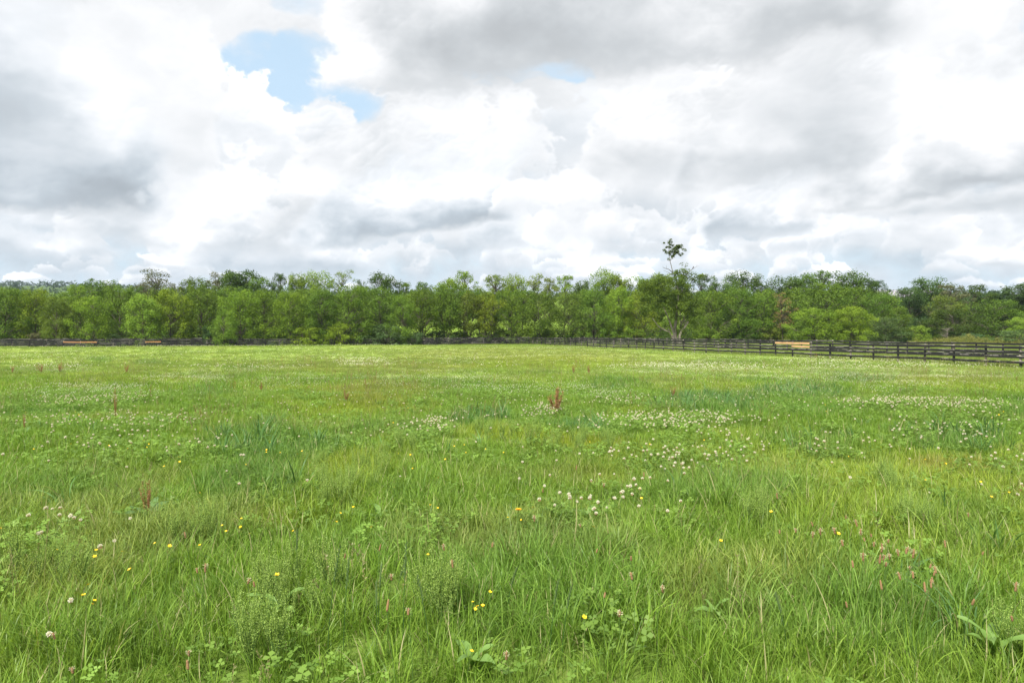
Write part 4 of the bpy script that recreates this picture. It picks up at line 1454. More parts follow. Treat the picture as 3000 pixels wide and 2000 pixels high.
def scatter(name, label, cat, pos, rot, scl, tint, idx, col):
    n = len(pos)
    me = bpy.data.meshes.new(name)
    me.vertices.add(n)
    me.vertices.foreach_set('co', np.asarray(pos, np.float32).ravel())
    for k, typ, arr in (('rot', 'FLOAT_VECTOR', rot), ('scl', 'FLOAT_VECTOR', scl), ('tint', 'FLOAT_VECTOR', tint)):
        a = me.attributes.new(k, typ, 'POINT')
        a.data.foreach_set('vector', np.asarray(arr, np.float32).ravel())
    a = me.attributes.new('idx', 'INT', 'POINT')
    a.data.foreach_set('value', np.asarray(idx, np.int32))
    o = link(name, me)
    g = bpy.data.node_groups.new(name + '_planting', 'GeometryNodeTree')
    g.interface.new_socket('Geometry', in_out='INPUT', socket_type='NodeSocketGeometry')
    g.interface.new_socket('Geometry', in_out='OUTPUT', socket_type='NodeSocketGeometry')
    N = g.nodes.new
    gi, go = N('NodeGroupInput'), N('NodeGroupOutput')
    mp = N('GeometryNodeMeshToPoints')
    ip = N('GeometryNodeInstanceOnPoints')
    ci = N('GeometryNodeCollectionInfo')
    ci.inputs['Collection'].default_value = col
    ci.inputs['Separate Children'].default_value = True
    ci.inputs['Reset Children'].default_value = True
    ip.inputs['Pick Instance'].default_value = True

    def named(nm, typ):
        q = N('GeometryNodeInputNamedAttribute')
        q.data_type = typ
        q.inputs['Name'].default_value = nm
        return [s for s in q.outputs if s.enabled and s.name == 'Attribute'][0]
    L = g.links.new
    L(gi.outputs[0], mp.inputs['Mesh'])
    L(mp.outputs[0], ip.inputs['Points'])
    L(ci.outputs[0], ip.inputs['Instance'])
    L(named('idx', 'INT'), ip.inputs['Instance Index'])
    e2r = N('FunctionNodeEulerToRotation')
    L(named('rot', 'FLOAT_VECTOR'), e2r.inputs[0])
    L(e2r.outputs[0], ip.inputs['Rotation'])
    L(named('scl', 'FLOAT_VECTOR'), ip.inputs['Scale'])
    L(ip.outputs[0], go.inputs[0])
    md = o.modifiers.new('planting', 'NODES')
    md.node_group = g
    return tag(o, label, cat, None, 'stuff')


def sector(rng, y0, y1, dens, kx=0.84, pad=3.2):
    """random points of the visible wedge between two distances, dens per square metre"""
    area = kx * (y1 * y1 - y0 * y0) + 2 * pad * (y1 - y0)
    n = int(area * dens)
    y = np.sqrt(rng.uniform(y0 * y0, y1 * y1, n))
    x = rng.uniform(-1, 1, n) * (kx * y + pad)
    return x, y


def in_front(x, y):
    """inside the paddock (this side of both runs of fence)"""
    d = (x - CORNER[0]) * BN[0] + (y - CORNER[1]) * BN[1]
    rn = np.array([FENCE_RD[1], -FENCE_RD[0]])
    d2 = (x - CORNER[0]) * rn[0] + (y - CORNER[1]) * rn[1]
    return (d < -0.3) & (d2 < -0.3)


RNG = np.random.default_rng(42)


def hidden(px0, py0, px1, py1):
    return None


def grow(name, label, y0, y1, dens, col, ncol, hfun, tilt=0.16, keep=None, tintf=None, fade=None, sxy=1.0, paddock=True):
    x, y = sector(RNG, y0, y1, dens)
    m = in_front(x, y) if paddock else np.ones(len(x), bool)
    if keep is not None:
        m &= RNG.uniform(0, 1, len(x)) < keep(x, y)
    if fade is not None:
        m &= RNG.uniform(0, 1, len(x)) < fade(np.hypot(x, y))
    x, y = x[m], y[m]
    n = len(x)
    z = ground(x, y)
    c = (tintf or tones)(x, y) * RNG.uniform(0.82, 1.2, n)[:, None]
    h = hfun(x, y) * RNG.uniform(0.7, 1.25, n)
    w = np.sqrt(h) * RNG.uniform(0.85, 1.15, n) * sxy
    rot = np.stack([RNG.normal(0, tilt, n), RNG.normal(0.03, tilt, n), RNG.uniform(0, 2 * pi, n)], -1)
    return scatter(name, label, 'grass', np.stack([x, y, z], -1), rot, np.stack([w, w, h], -1), c, RNG.integers(0, ncol, n), col)


def sward_h(x, y):
    """height of the sward against the standard tuft"""
    t = field_of(TALL, x, y)
    n = fbm(x / 2.6, y / 3.2, 3, 0.5, 201)
    short = field_of(CLOVER, x, y)
    return np.clip((0.82 + 0.42 * n) * (1 - 0.30 * np.clip(short, 0, 1)) + 0.30 * t, 0.35, 1.7)


near_b = bank('fine_grass', [blades(300 + k, 48, 0.10, (0.055, 0.185), (0.0020, 0.0050), 5, 0.9) for k in range(8)] +
              [blades(330 + k, 30, 0.09, (0.11, 0.29), (0.0026, 0.0064), 6, 1.25) for k in range(4)], M_grass)
mid_b = bank('mid_grass', [blades(400 + k, 44, 0.16, (0.07, 0.20), (0.0045, 0.0085), 3, 0.85) for k in range(8)], M_grass)
far_b = bank('far_grass', [blades(500 + k, 46, 0.32, (0.08, 0.23), (0.011, 0.019), 2, 0.8) for k in range(6)], M_grass)
vfar_b = bank('distant_grass', [blades(550 + k, 50, 0.60, (0.07, 0.20), (0.024, 0.040), 2, 0.7) for k in range(5)], M_grass)
broad_b = bank('broad_grass', [blades(600 + k, 16, 0.07, (0.22, 0.48), (0.009, 0.016), 7, 1.6) for k in range(6)], M_grass)

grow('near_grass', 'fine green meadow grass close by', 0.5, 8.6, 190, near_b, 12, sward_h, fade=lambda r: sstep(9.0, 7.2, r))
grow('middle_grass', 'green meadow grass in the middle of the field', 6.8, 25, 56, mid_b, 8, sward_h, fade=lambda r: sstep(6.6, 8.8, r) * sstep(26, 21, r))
grow('farther_grass', 'green grass in the farther part of the meadow', 20.5, 62, 11.5, far_b, 6, lambda x, y: sward_h(x, y) * (0.98 - 0.30 * sstep(24, 42, y)), fade=lambda r: sstep(20.5, 26, r) * sstep(66, 52, r))
grow('lane_grass', 'uncut grass in the lane between the fences', 40, 165, 2.2, vfar_b, 5, lambda x, y: np.full(len(x), 1.15), keep=lambda x, y: (~in_front(x, y)) * 1.0, tintf=lambda x, y: np.ones((len(x), 3)) * np.array([0.185, 0.245, 0.055]), paddock=False)
grow('distant_grass', 'pale green grass towards the far fence', 50, 150, 2.4, vfar_b, 5, lambda x, y: sward_h(x, y) * 0.66, fade=lambda r: sstep(50, 66, r))


def blue_tone(x, y):
    c = np.ones((len(x), 3)) * np.array([0.100, 0.205, 0.062])
    return c * (1 + 0.2 * gnoise(x / 1.5, y / 1.5, 301))[:, None]


grow('broad_bladed_grass', 'tussocks of bluish broad-bladed grass', 0.8, 34, 13, broad_b, 6, lambda x, y: 0.55 + 0.35 * field_of(TALL, x, y), 0.22, keep=lambda x, y: np.clip(field_of(TALL, x, y) - 0.35, 0, 1) * 0.8 + 0.03 * sstep(16, 8, y), tintf=blue_tone, fade=lambda r: sstep(3, 4, r) * 0.5 + 0.5)

# clover and low herb leaves
def herb(seed, n, spread, hgt, leaf, three=True):
    rng = np.random.default_rng(seed)
    V, Q, RV = [], [], []
    for k in range(n):
        a, r = rng.uniform(0, 2 * pi), spread * sqrt(rng.uniform(0, 1))
        p = np.array([r * cos(a), r * sin(a), rng.uniform(*hgt)])
        s = leaf * rng.uniform(0.7, 1.3)
        tilt = rng.normal(0, 0.35, 2)
        up = np.array([tilt[0], tilt[1], 1.0]); up /= np.linalg.norm(up)
        a1 = rng.uniform(0, 2 * pi)
        rv = rng.uniform(0, 1)
        for j in range(3 if three else 1):
            an = a1 + j * 2 * pi / 3
            d = np.array([cos(an), sin(an), 0.0]); d -= up * d.dot(up); d /= np.linalg.norm(d)
            e = np.cross(up, d)
            i = len(V)
            lift = up * s * 0.10
            V += [p, p + d * s * .55 + e * s * .44 + lift, p + d * s * 1.02 + lift * .4, p + d * s * .55 - e * s * .44 + lift]
            Q.append((i, i + 1, i + 2, i + 3)); RV.append(rv)
        i = len(V)
        e = np.array([0.0012, 0, 0])
        V += [p - e, p + e, p * np.array([.8, .8, 0]) + e, p * np.array([.8, .8, 0]) - e]
        Q.append((i, i + 1, i + 2, i + 3)); RV.append(rv)
    return V, Q, RV, None


clover_b = bank('clover_leaf', [herb(700 + k, 26, 0.13, (0.05, 0.17), 0.020) for k in range(5)], M_herb)


def clover_tone(x, y):
    c = np.ones((len(x), 3)) * np.array([0.150, 0.255, 0.044])
    return c * (1 + 0.2 * gnoise(x / 1.1, y / 1.1, 303))[:, None]


grow('clover_leaves', 'low three-leaved clover foliage in the grass', 0.6, 20, 42, clover_b, 5, lambda x, y: np.full(len(x), 1.0), 0.12, keep=lambda x, y: np.clip(field_of(CLOVER, x, y) * 1.2 + 0.14 + 0.4 * gnoise(x / 1.4, y / 1.4, 305), 0, 0.95), tintf=clover_tone)

# thin seed stalks standing above the sward
def stalk(seed, h, head, n=7):
    rng = np.random.default_rng(seed)
    V, Q, RV, HV = [], [], [], []
    for k in range(n):
        b = rng.normal(0, 0.10, 2)
        top = b + rng.normal(0, 0.07, 2)
        hh = h * rng.uniform(0.7, 1.15)
        rv = rng.uniform(0, 0.9)
        P = [np.array([b[0] + (top[0] - b[0]) * u ** 1.5, b[1] + (top[1] - b[1]) * u ** 1.5, hh * u]) for u in (0, .35, .7, 1)]
        a = rng.uniform(0, pi)
        w = np.array([cos(a), sin(a), 0])
        for i in range(3):
            j = len(V)
            V += [P[i] - w * .0011, P[i] + w * .0011, P[i + 1] + w * .0010, P[i + 1] - w * .0010]
            Q.append((j, j + 1, j + 2, j + 3)); RV.append(rv); HV += [.6] * 4
        for q in range(head):
            c = P[3] - (P[3] - P[2]) * rng.uniform(-.1, .9)
            an = rng.uniform(0, 2 * pi)
            d = np.array([cos(an), sin(an), .8]) * rng.uniform(.005, .014)
            e = np.cross(d, w + np.array([0, 0, .5])); e = e / (np.linalg.norm(e) + 1e-9) * .0028
            j = len(V)
            V += [c, c + d * .5 + e, c + d, c + d * .5 - e]
            Q.append((j, j + 1, j + 2, j + 3)); RV.append(rv); HV += [.9] * 4
    return V, Q, RV, HV


stalk_b = bank('seed_stalk', [stalk(800 + k, 0.36, 16) for k in range(5)], M_grass)


def straw_tone(x, y):
    n = len(x)
    c = np.where((RNG.uniform(0, 1, n) < 0.5 * field_of(RUSTY, x, y) + 0.1)[:, None], np.array([0.24, 0.12, 0.06]), np.array([0.22, 0.215, 0.095]))
    return c


grow('grass_seed_stalks', 'thin straw-coloured seed stalks above the grass', 0.8, 60, 3.6, stalk_b, 5, lambda x, y: np.full(len(x), 0.95) * (1 + 0.02 * y), 0.16, keep=lambda x, y: np.clip(0.16 + field_of(RUSTY, x, y) * 0.9 + 0.45 * gnoise(x / 3.0, y / 3.0, 311), 0, 1) * sstep(70, 25, y), tintf=straw_tone, sxy=1.0)

# ------------------------------------------------------------------ flowers and weeds one can count
M_white, nt, out = material('clover_petal')
rv = S(nt, attr(nt, 'rv'))
c_ = mixcol(nt, rv.step(0.35, 0.6), (0.76, 0.74, 0.64), (0.42, 0.25, 0.15))
leafy(nt, out, c_, 0.25, 0.6, 0.2)
M_stem = plain('green_stem', (0.09, 0.16, 0.035), .6, .2)
M_yellow = plain('buttercup_petal', (0.85, 0.56, 0.012), .35, .5, .08)
M_cone = plain('plantain_spike', (0.25, 0.150, 0.075), .85, .1, .3, 200)
M_anther = plain('pale_anthers', (0.50, 0.44, 0.28), .8, .1)
M_rust = leaf_mat('rusty_dock_seed', (0.30, 0.165, 0.075), .3)
M_pod = leaf_mat('pale_green_pod', (0.34, 0.47, 0.12), .5)
M_dockleaf = leaf_mat('dock_leaf', (0.12, 0.215, 0.060), .35, .4)
M_paleleaf = leaf_mat('broad_pale_leaf', (0.17, 0.29, 0.065), .35, .4)


def clover_head(seed, r=0.0115, brown=0.25, petals=44):
    rng = np.random.default_rng(seed)
    V, Q, RV = [], [], []
    for k in range(petals):
        t = (k + .5) / petals
        ct = 1 - 1.75 * t
        st = sqrt(max(0, 1 - ct * ct))
        a = k * 2.39996 + rng.normal(0, .15)
        d = np.array([st * cos(a), st * sin(a), ct])
        drop = t > 1 - brown
        if drop:
            d = np.array([cos(a) * .75, sin(a) * .75, -.75])
        L = r * rng.uniform(.9, 1.25)
        e = np.cross(d, rng.normal(size=3)); e /= np.linalg.norm(e)
        f = np.cross(d, e)
        for w in (e, f):
            i = len(V)
            V += [d * L * .2, d * L * .75 + w * r * .20, d * L * 1.12 + w * r * .03, d * L * .75 - w * r * .20]
            Q.append((i, i + 1, i + 2, i + 3)); RV.append(.9 if drop else rng.uniform(0, .3))
    return new_mesh('flower_head', V, quads=Q, attrs={'rv': ('FACE', 'FLOAT', RV)}, mat=M_white)


HEADS = [clover_head(900, .0125, .10), clover_head(901, .0120, .28), clover_head(902, .0105, .18), clover_head(903, .0125, .40), clover_head(904, .009, .05)]


def stem_mesh(h, r, lean, seed, mat=None):
    rng = random.Random(seed)
    b = MB()
    b.tube([(0, 0, -.02), (lean * .25, rng.uniform(-.01, .01), h * .4), (lean * .6, rng.uniform(-.01, .01), h * .75), (lean, 0, h)], [r, r * .9, r * .8, r * .7], 4, False)
    return b.mesh('stem', mat or M_stem)


CST = [stem_mesh(.17, .0012, .02, 1), stem_mesh(.21, .0012, -.015, 2), stem_mesh(.25, .0013, .03, 3)]
CH = [(.17, .02), (.21, -.015), (.25, .03)]

# where clover blooms
rngf = np.random.default_rng(77)
x, y = sector(rngf, 1.7, 16, 95, 0.82, 2.2)
w = field_of(CLOVER, x, y)
clump = sstep(-0.15, 0.45, gnoise(x / 0.45, y / 0.6, 401)) * 0.75 + 0.25
m = rngf.uniform(0, 1, len(x)) < np.clip(w * 1.1 * clump * (0.8 + 0.3 * sstep(3, 8, y)) + 0.02 * sstep(2.2, 4.5, y), 0, 1)
fx, fy = x[m], y[m]
x, y = sector(rngf, 16, 42, 64, 0.82, 2.2)
w = field_of(CLOVER, x, y)
clump = sstep(-0.2, 0.4, gnoise(x / 0.9, y / 1.6, 402)) * 0.8 + 0.2
m = rngf.uniform(0, 1, len(x)) < np.clip(w * clump + 0.03 + 0.10 * np.clip(fbm(x / 6, y / 8, 3, .5, 405), 0, 1), 0, 1)
fx2, fy2 = x[m], y[m]
x, y = sector(rngf, 42, 120, 9.0, 0.82, 2.2)
w = field_of(CLOVER, x, y)
m = (rngf.uniform(0, 1, len(x)) < np.clip(w * 1.0 + 0.05 + 0.22 * np.clip(fbm(x / 9, y / 14, 3, .5, 406), 0, 1), 0, 1)) & in_front(x, y)
fx3, fy3 = x[m], y[m]
vis = np.abs(fx) < 0.745 * fy
order = np.argsort(np.where(vis, fy, 1e6))
ind = order[:300]
rest = order[300:]


def region(px, py, what):
    """says in which part of the meadow something small stands, by things one can find there; px, py in the 2352 px photograph"""
    if py > 1240 and px < 520:
        return f'{what} in the patch at the near left corner of the meadow'
    if py > 1240 and px > 1750:
        return f'{what} among the brown plantain heads near right'
    if py > 1280:
        return f'{what} low in the nearest grass in the middle'
    if 1120 < px < 1560 and py > 1120:
        return f'{what} in the loose clump in the middle of the near meadow'
    if 1380 < px < 1760 and py > 1040:
        return f'{what} in the drift right of centre, behind the tall near grass'
    if px >= 1560:
        return f'{what} scattered in the grass on the right of the near meadow'
    if px < 460:
        return f'{what} scattered on the left, before the broad-bladed grass tussock'
    return f'{what} scattered between the pale green weeds left of centre'


def to_px(x, y, z):
    return (CX + FPX * x / y) / F_, (HY - FPX * (z - EYE) / y) / F_


R_ = random.Random(12)
for i in ind:
    x, y = float(fx[i]), float(fy[i])
    z = gz(x, y)
    lab = region(*to_px(x, y, z + .2), 'white clover flower')
    v = R_.randrange(3)
    t = thing('clover_flower', lab, 'flower', (x, y, z), R_.uniform(0, 6.28), lab.replace('white clover flower', 'white clover flowers'))
    s = R_.uniform(.9, 1.2)
    st = link('stem', CST[v], t)
    st.scale = (s, s, s)
    hd = link('flower_head', HEADS[R_.choice((0, 0, 1, 1, 2, 3, 4))], t, (CH[v][1] * s, 0, CH[v][0] * s + .004))
    hd.rotation_euler = (R_.uniform(-.35, .35), R_.uniform(-.35, .35), 0)
    k = R_.uniform(.75, 1.05)
    hd.scale = (k, k, k * R_.uniform(.8, 1))


def head_far(seed, r):
    rng = np.random.default_rng(seed)
    V, Q, RV = [], [], []
    for k in range(9):
        a, ct = k * 2.39996, 1 - 1.35 * (k + .5) / 9
        st = sqrt(1 - ct * ct)
        d = np.array([st * cos(a), st * sin(a), ct])
        e = np.cross(d, [0.3, 0.2, 1.0]); e /= np.linalg.norm(e)
        f = np.cross(d, e)
        i = len(V)
        c = d * r * .75
        V += [c - e * r * .5, c + f * r * .5, c + e * r * .5, c - f * r * .5]
        V_ = np.array([0, 0, .20])
        Q.append((i, i + 1, i + 2, i + 3)); RV.append(.9 if k > 7 else rng.uniform(0, .35))
    V = [np.array(v) + np.array([0, 0, .20]) for v in V]
    return V, Q, RV, None


farh = bank('clover_head', [head_far(950 + k, .0125) for k in range(3)], M_white)
nearh_m = []
for k in range(3):
    me = HEADS[k].copy()
    me.transform(Matrix.Translation((0, 0, .20)))
    o = bpy.data.objects.new(f'clover_near_{k}', me)
    nearh_m.append(o)
nearh = bpy.data.collections.new('clover_near')
for o in nearh_m:
    nearh.objects.link(o)


def bloom(name, label, xs, ys, col, n, smin, smax, dz=0.0):
    k = len(xs)
    s = rngf.uniform(smin, smax, k) * (1 if np.isscalar(smax) else 1)
    h = ground(xs, ys) + dz + rngf.uniform(-.05, .04, k)
    rot = np.stack([rngf.normal(0, .2, k), rngf.normal(0, .2, k), rngf.uniform(0, 6.28, k)], -1)
    pos = np.stack([xs, ys, h - 0.20 * (s - 1)], -1)
    return scatter(name, label, 'flowers', pos, rot, np.stack([s, s, s], -1), np.ones((k, 3)), rngf.integers(0, n, k), col)


bloom('clover_flowers', 'white clover blossom through the nearer meadow', fx[rest], fy[rest], nearh, 3, .75, 1.1)
bloom('farther_clover_flowers', 'white clover blossom in the middle of the meadow', fx2, fy2, farh, 3, .55, .9)
bloom('distant_clover_flowers', 'specks of white clover blossom far out in the meadow', fx3, fy3, farh, 3, 1.5, 2.5, .02)

# ---- buttercups
def buttercup_head(seed, r=.0125):
    rng = random.Random(seed)
    b = MB()
    for k in range(5):
        a = k * 2 * pi / 5 + rng.uniform(-.1, .1)
        d, e = Vector((cos(a), sin(a), 0)), Vector((-sin(a), cos(a), 0))
        up = Vector((0, 0, 1))
        b.add([Vector((0, 0, 0)), d * r * .6 - e * r * .48 + up * r * .22, d * r * 1.05 - e * r * .25 + up * r * .55, d * r * 1.05 + e * r * .25 + up * r * .55, d * r * .6 + e * r * .48 + up * r * .22], [(0, 1, 2, 3, 4)])
    b.tube([(0, 0, 0), (0, 0, r * .35)], [r * .28, r * .2], 6)
    return b.mesh('blossom', M_yellow)


BH = [buttercup_head(1), buttercup_head(2, .0105), buttercup_head(3, .014)]
BST = [stem_mesh(.24, .0010, .03, 5), stem_mesh(.29, .0010, -.03, 6)]
BSH = [(.24, .03), (.29, -.03)]
spots = [(1120, 1428), (1112, 1433), (1116, 1441), (1086, 1449), (1100, 1462), (1063, 1537), (205, 1302), (210, 1310), (225, 1406), (218, 1404), (200, 1388), (183, 1412), (1185, 1241), (1160, 1240), (648, 1357), (625, 1361), (130, 1282), (278, 1320), (282, 1338),
         (527, 1243), (540, 1240), (562, 1241), (520, 1258), (460, 1168), (470, 1165), (478, 1167), (330, 1040), (345, 1045), (1335, 1500), (1930, 1285), (2320, 1160), (2326, 1160), (1780, 1200), (1235, 1190), (980, 1185), (1000, 1195), (960, 1192), (1012, 1110),
         (800, 1212), (790, 1222), (860, 1237), (770, 1233), (375, 1310), (1470, 1040), (1480, 1045), (1500, 1048), (1465, 1055), (1893, 958), (1900, 955), (1905, 960), (1910, 957), (1897, 963), (1620, 1035), (1615, 1042), (1060, 1045), (1075, 1050), (1110, 1042), (1050, 1048),
         (920, 1052), (945, 1055), (1150, 1052), (940, 1090), (1015, 1080), (620, 1047), (605, 1052), (650, 1058), (690, 1060), (700, 1065), (250, 1050), (265, 1052), (80, 1055), (95, 1052), (170, 1048), (330, 1050), (345, 1052), (300, 1065), (410, 1082), (418, 1090), (370, 1088), (560, 1090),
         (160, 970), (170, 975), (180, 972), (150, 980), (195, 978), (60, 965), (90, 925), (310, 900), (420, 890), (900, 985), (940, 950), (2310, 962), (2320, 968), (2280, 975), (2300, 970), (1850, 950), (2180, 985)]
rb = random.Random(6)
for k in range(8):
    spots.append((rb.uniform(0, 1250), rb.uniform(960, 1380)))
for k in range(12):
    spots.append((rb.uniform(1250, 2340), rb.uniform(980, 1300)))
for px, py in spots:
    x, y = on_ground(px * F_, (py + 1) * F_)
    # the flower stands above the ground it hides: move nearer by its own height
    f = (EYE - .24 - gz(x, y)) / (EYE - gz(x, y))
    x, y = x * f, y * f
    z = gz(x, y)
    lab = region(px, py, 'yellow buttercup')
    t = thing('buttercup', lab, 'flower', (x, y, z), rb.uniform(0, 6.28), lab.replace('yellow buttercup', 'yellow buttercups'))
    v = rb.randrange(2)
    link('stem', BST[v], t)
    h = link('blossom', BH[rb.randrange(3)], t, (BSH[v][1], 0, BSH[v][0]))
    h.rotation_euler = (rb.uniform(-.5, .5), rb.uniform(-.5, .5), 0)
    s = rb.uniform(.45, .68) * (1 + 0.008 * y)
    h.scale = (s, s, s)

# ---- plantain
def plantain_head(seed, L=.032, r=.0048, ring=True):
    rng = random.Random(seed)
    b = MB()
    b.tube([(0, 0, 0), (0, 0, L * .12), (0, 0, L * .5), (0, 0, L * .85), (0, 0, L)], [r * .4, r * .95, r, r * .8, r * .25], 7)
    return b.mesh('spike', M_cone)


def anther_ring(seed, L=.032, r=.0048):
    rng = random.Random(seed)
    b = MB()
    for k in range(26):
        a = rng.uniform(0, 2 * pi)
        z = L * rng.uniform(.45, .85)
        d = Vector((cos(a), sin(a), rng.uniform(-.2, .5)))
        p = Vector((0, 0, z)) + d * r
        q = p + d * rng.uniform(.004, .008)
        e = Vector((-sin(a), cos(a), 0)) * .0012
        b.add([p, q - e, q + d * .002, q + e], [(0, 1, 2, 3)])
    return b.mesh('anthers', M_anther)


PH = [plantain_head(1), plantain_head(2, .042, .0046), plantain_head(3, .026, .005)]
PA = [anther_ring(1), anther_ring(2, .042), anther_ring(3, .026)]
PST = [stem_mesh(.34, .0014, .05, 7), stem_mesh(.40, .0014, -.04, 8), stem_mesh(.30, .0014, .02, 9)]
PSH = [(.34, .05), (.40, -.04), (.30, .02)]
pspots = [(1890, 1262), (1846, 1290), (1830, 1262), (1925, 1285), (1968, 1270), (1990, 1272), (1998, 1283), (1978, 1303), (1995, 1318), (2012, 1276), (2030, 1290), (2040, 1332), (2048, 1338), (2070, 1338), (2022, 1349), (2032, 1330), (1960, 1350), (1945, 1365),
          (2116, 1378), (2102, 1390), (2150, 1380), (2142, 1400), (2128, 1350), (2085, 1325), (2090, 1318), (2008, 1400), (2160, 1320), (2245, 1318), (1985, 1290), (1912, 1310), (2085, 1390), (2095, 1410), (2195, 1440), (2315, 1420), (2314, 1470), (1960, 1240), (2018, 1300),
          (1955, 1435), (1994, 1352), (2060, 1360), (2172, 1405), (1870, 1282), (1905, 1270), (1800, 1270), (1456, 1392), (1504, 1400), (1390, 1412), (1428, 1454), (1440, 1330), (472, 1342), (468, 1352), (448, 1270), (580, 1370), (580, 1375), (430, 1525), (455, 1545), (185, 1560), (108, 1480),
          (815, 1318), (855, 1320), (890, 1365), (1010, 1310), (950, 1450), (912, 1440), (1060, 1360), (1240, 1250), (1105, 1300), (1400, 1150), (2245, 1225), (1770, 1182), (1490, 1130), (1340, 1240), (1360, 1310), (1265, 1160), (1320, 1105), (1200, 1560)]
for px, py in pspots:
    v = rb.randrange(3)
    x, y = on_ground(px * F_, (py + 6) * F_)
    f = (EYE - PSH[v][0] - gz(x, y)) / (EYE - gz(x, y))
    x, y = x * f, y * f
    z = gz(x, y)
    near_r = px > 1780 and py > 1220
    ring = rb.random() < .6
    look = 'brown plantain spike ringed with pale anthers' if ring else 'bare brown plantain spike'
    lab = look + (' in the near right stand' if near_r else (' in the near left grass' if px < 1176 else ' in the near middle grass'))
    t = thing('plantain_stalk', lab, 'plant', (x, y, z), rb.uniform(0, 6.28), lab.replace('spike', 'spikes'))
    link('stem', PST[v], t)
    h = link('spike', PH[v], t, (PSH[v][1], 0, PSH[v][0] - .003))
    if ring:
        link('anthers', PA[v], h)
    h.rotation_euler = (rb.uniform(-.25, .25), rb.uniform(-.25, .25), 0)
    s = rb.uniform(.7, .95)
    h.scale = (s, s, s)

# ---- rusty dock plants
def dock_meshes(seed, h=.62, n=9):
    rng = np.random.default_rng(seed)
    sb, V, Q, RV = MB(), [], [], []
    for k in range(n):
        a, sp = rng.uniform(0, 2 * pi), rng.uniform(.05, .30)
        H = h * rng.uniform(.65, 1.1)
        P = [Vector((cos(a) * sp * u ** 1.3 * .6, sin(a) * sp * u ** 1.3 * .6, H * u)) for u in (0, .35, .7, 1)]
        sb.tube(P, [.004, .0035, .0025, .001], 4, False)
        for q in range(130):
            u = rng.uniform(.38, 1.0)
            i = min(int(u * 3), 2)
            c = P[i].lerp(P[i + 1], min(1, max(0, u * 3 - i)))
            c = np.array(c) + rng.normal(0, .013, 3)
            d = rng.normal(size=3); d /= np.linalg.norm(d)
            e = np.cross(d, rng.normal(size=3)); e /= np.linalg.norm(e)
            s = rng.uniform(.006, .012)
            j = len(V)
            V += [c - d * s, c + e * s * .7, c + d * s, c - e * s * .7]
            Q.append((j, j + 1, j + 2, j + 3)); RV.append(rng.uniform(0, 1))
    seeds = new_mesh('seed_heads', V, quads=Q, attrs={'rv': ('FACE', 'FLOAT', RV)}, mat=M_rust)
    return sb.mesh('stems', plain('red_brown_stem', (.22, .10, .05), .7, .2)), seeds


def big_leaf(L, W, bend, seed, seg=7):
    rng = random.Random(seed)
    V, Q = [], []
    p, ang = Vector((0, 0, 0)), radians(62)
    for i in range(seg + 1):
        u = i / seg
        w = W * (sin(pi * min(1, .06 + .94 * u ** .8)) ** .8) * .5 + .003
        wv = .012 * sin(u * 9 + seed)
        V += [p + Vector((0, -w, w * .28 + wv)), p, p + Vector((0, w, w * .28 - wv))]
        ang -= bend / seg
        p = p + Vector((cos(ang), 0, sin(ang))) * L / seg
    for i in range(seg):
        k = 3 * i
        Q += [(k, k + 1, k + 4, k + 3), (k + 1, k + 2, k + 5, k + 4)]
    return V, Q


def leaf_obj(name, L, W, bend, seed, mat):
    V, Q = big_leaf(L, W, bend, seed)
    return new_mesh(name, V, quads=Q, attrs={'rv': ('FACE', 'FLOAT', [random.Random(seed).uniform(.3, .7)] * len(Q))}, mat=mat, smooth=True)


DL = [leaf_obj('leaf', .28, .075, 1.2, k, M_dockleaf) for k in range(3)]
BL = [leaf_obj('leaf', .36, .10, 1.35, 10 + k, M_paleleaf) for k in range(3)]
DOCK = [dock_meshes(1000 + k) for k in range(3)]
docks = [  # column, row of the foot (2352 px), height in px, label
    (1276, 953, 40, 'tall red-brown dock plant standing alone just beyond the clover band'),
    (28, 860, 16, 'rusty dock plant far out at the left edge of the meadow'),
    (95, 860, 16, 'small rusty dock left of the wide brownish dock clump'),
    (137, 858, 17, 'wide brownish dock clump far out on the left'),
    (290, 859, 17, 'reddish dock plant below the gap between the two reddish boards'),
    (1318, 862, 16, 'rusty dock plant far out in the middle, left one of a pair'),
    (1352, 864, 18, 'rusty dock plant far out in the middle, right one of a pair'),
    (1545, 916, 24, 'thin faded dock stalks right of the tall red-brown dock'),
    (340, 1205, 62, 'sparse tan dock stalks above broad dock leaves on the near left'),
    (265, 965, 60, 'thin dark dock stalk standing tall in the left meadow'),
    (55, 1010, 40, 'thin brown dock stalk near the left edge of the meadow'),
    (795, 930, 22, 'faint brownish dock stalks in the seeding grass left of centre'),
    (600, 905, 18, 'low brownish dock stalks in the left middle of the meadow'),
]
for k, (px, py, hp, lab) in enumerate(docks):
    x, y = on_ground(px * F_, py * F_)
    z = gz(x, y)
    hh = hp * F_ / FPX * y * (1.6 if k == 0 else 1.2) + .05
    t = thing('dock_plant', lab, 'plant', (x, y, z), rb.uniform(0, 6.28))
    s = hh / .62
    ws = s * (1.5 if 'wide' in lab or k == 0 else .28 if 'thin dark' in lab or 'thin brown' in lab else .75 if 'sparse' in lab else 1.0)
    for nm, me in zip(('stems', 'seed_heads'), DOCK[k % 3]):
        o = link(nm, me, t)
        o.scale = (ws, ws, s)
    nl = 6 if 'broad' in lab else 3
    for q in range(nl):
        o = link('leaf', DL[q % 3], t, (0, 0, .03))
        o.rotation_euler = (0, 0, q * 2 * pi / nl + rb.uniform(-.3, .3))
        ls = (.85 if 'broad' in lab else .7) * rb.uniform(.8, 1.15)
        o.scale = (ls, ls, ls)

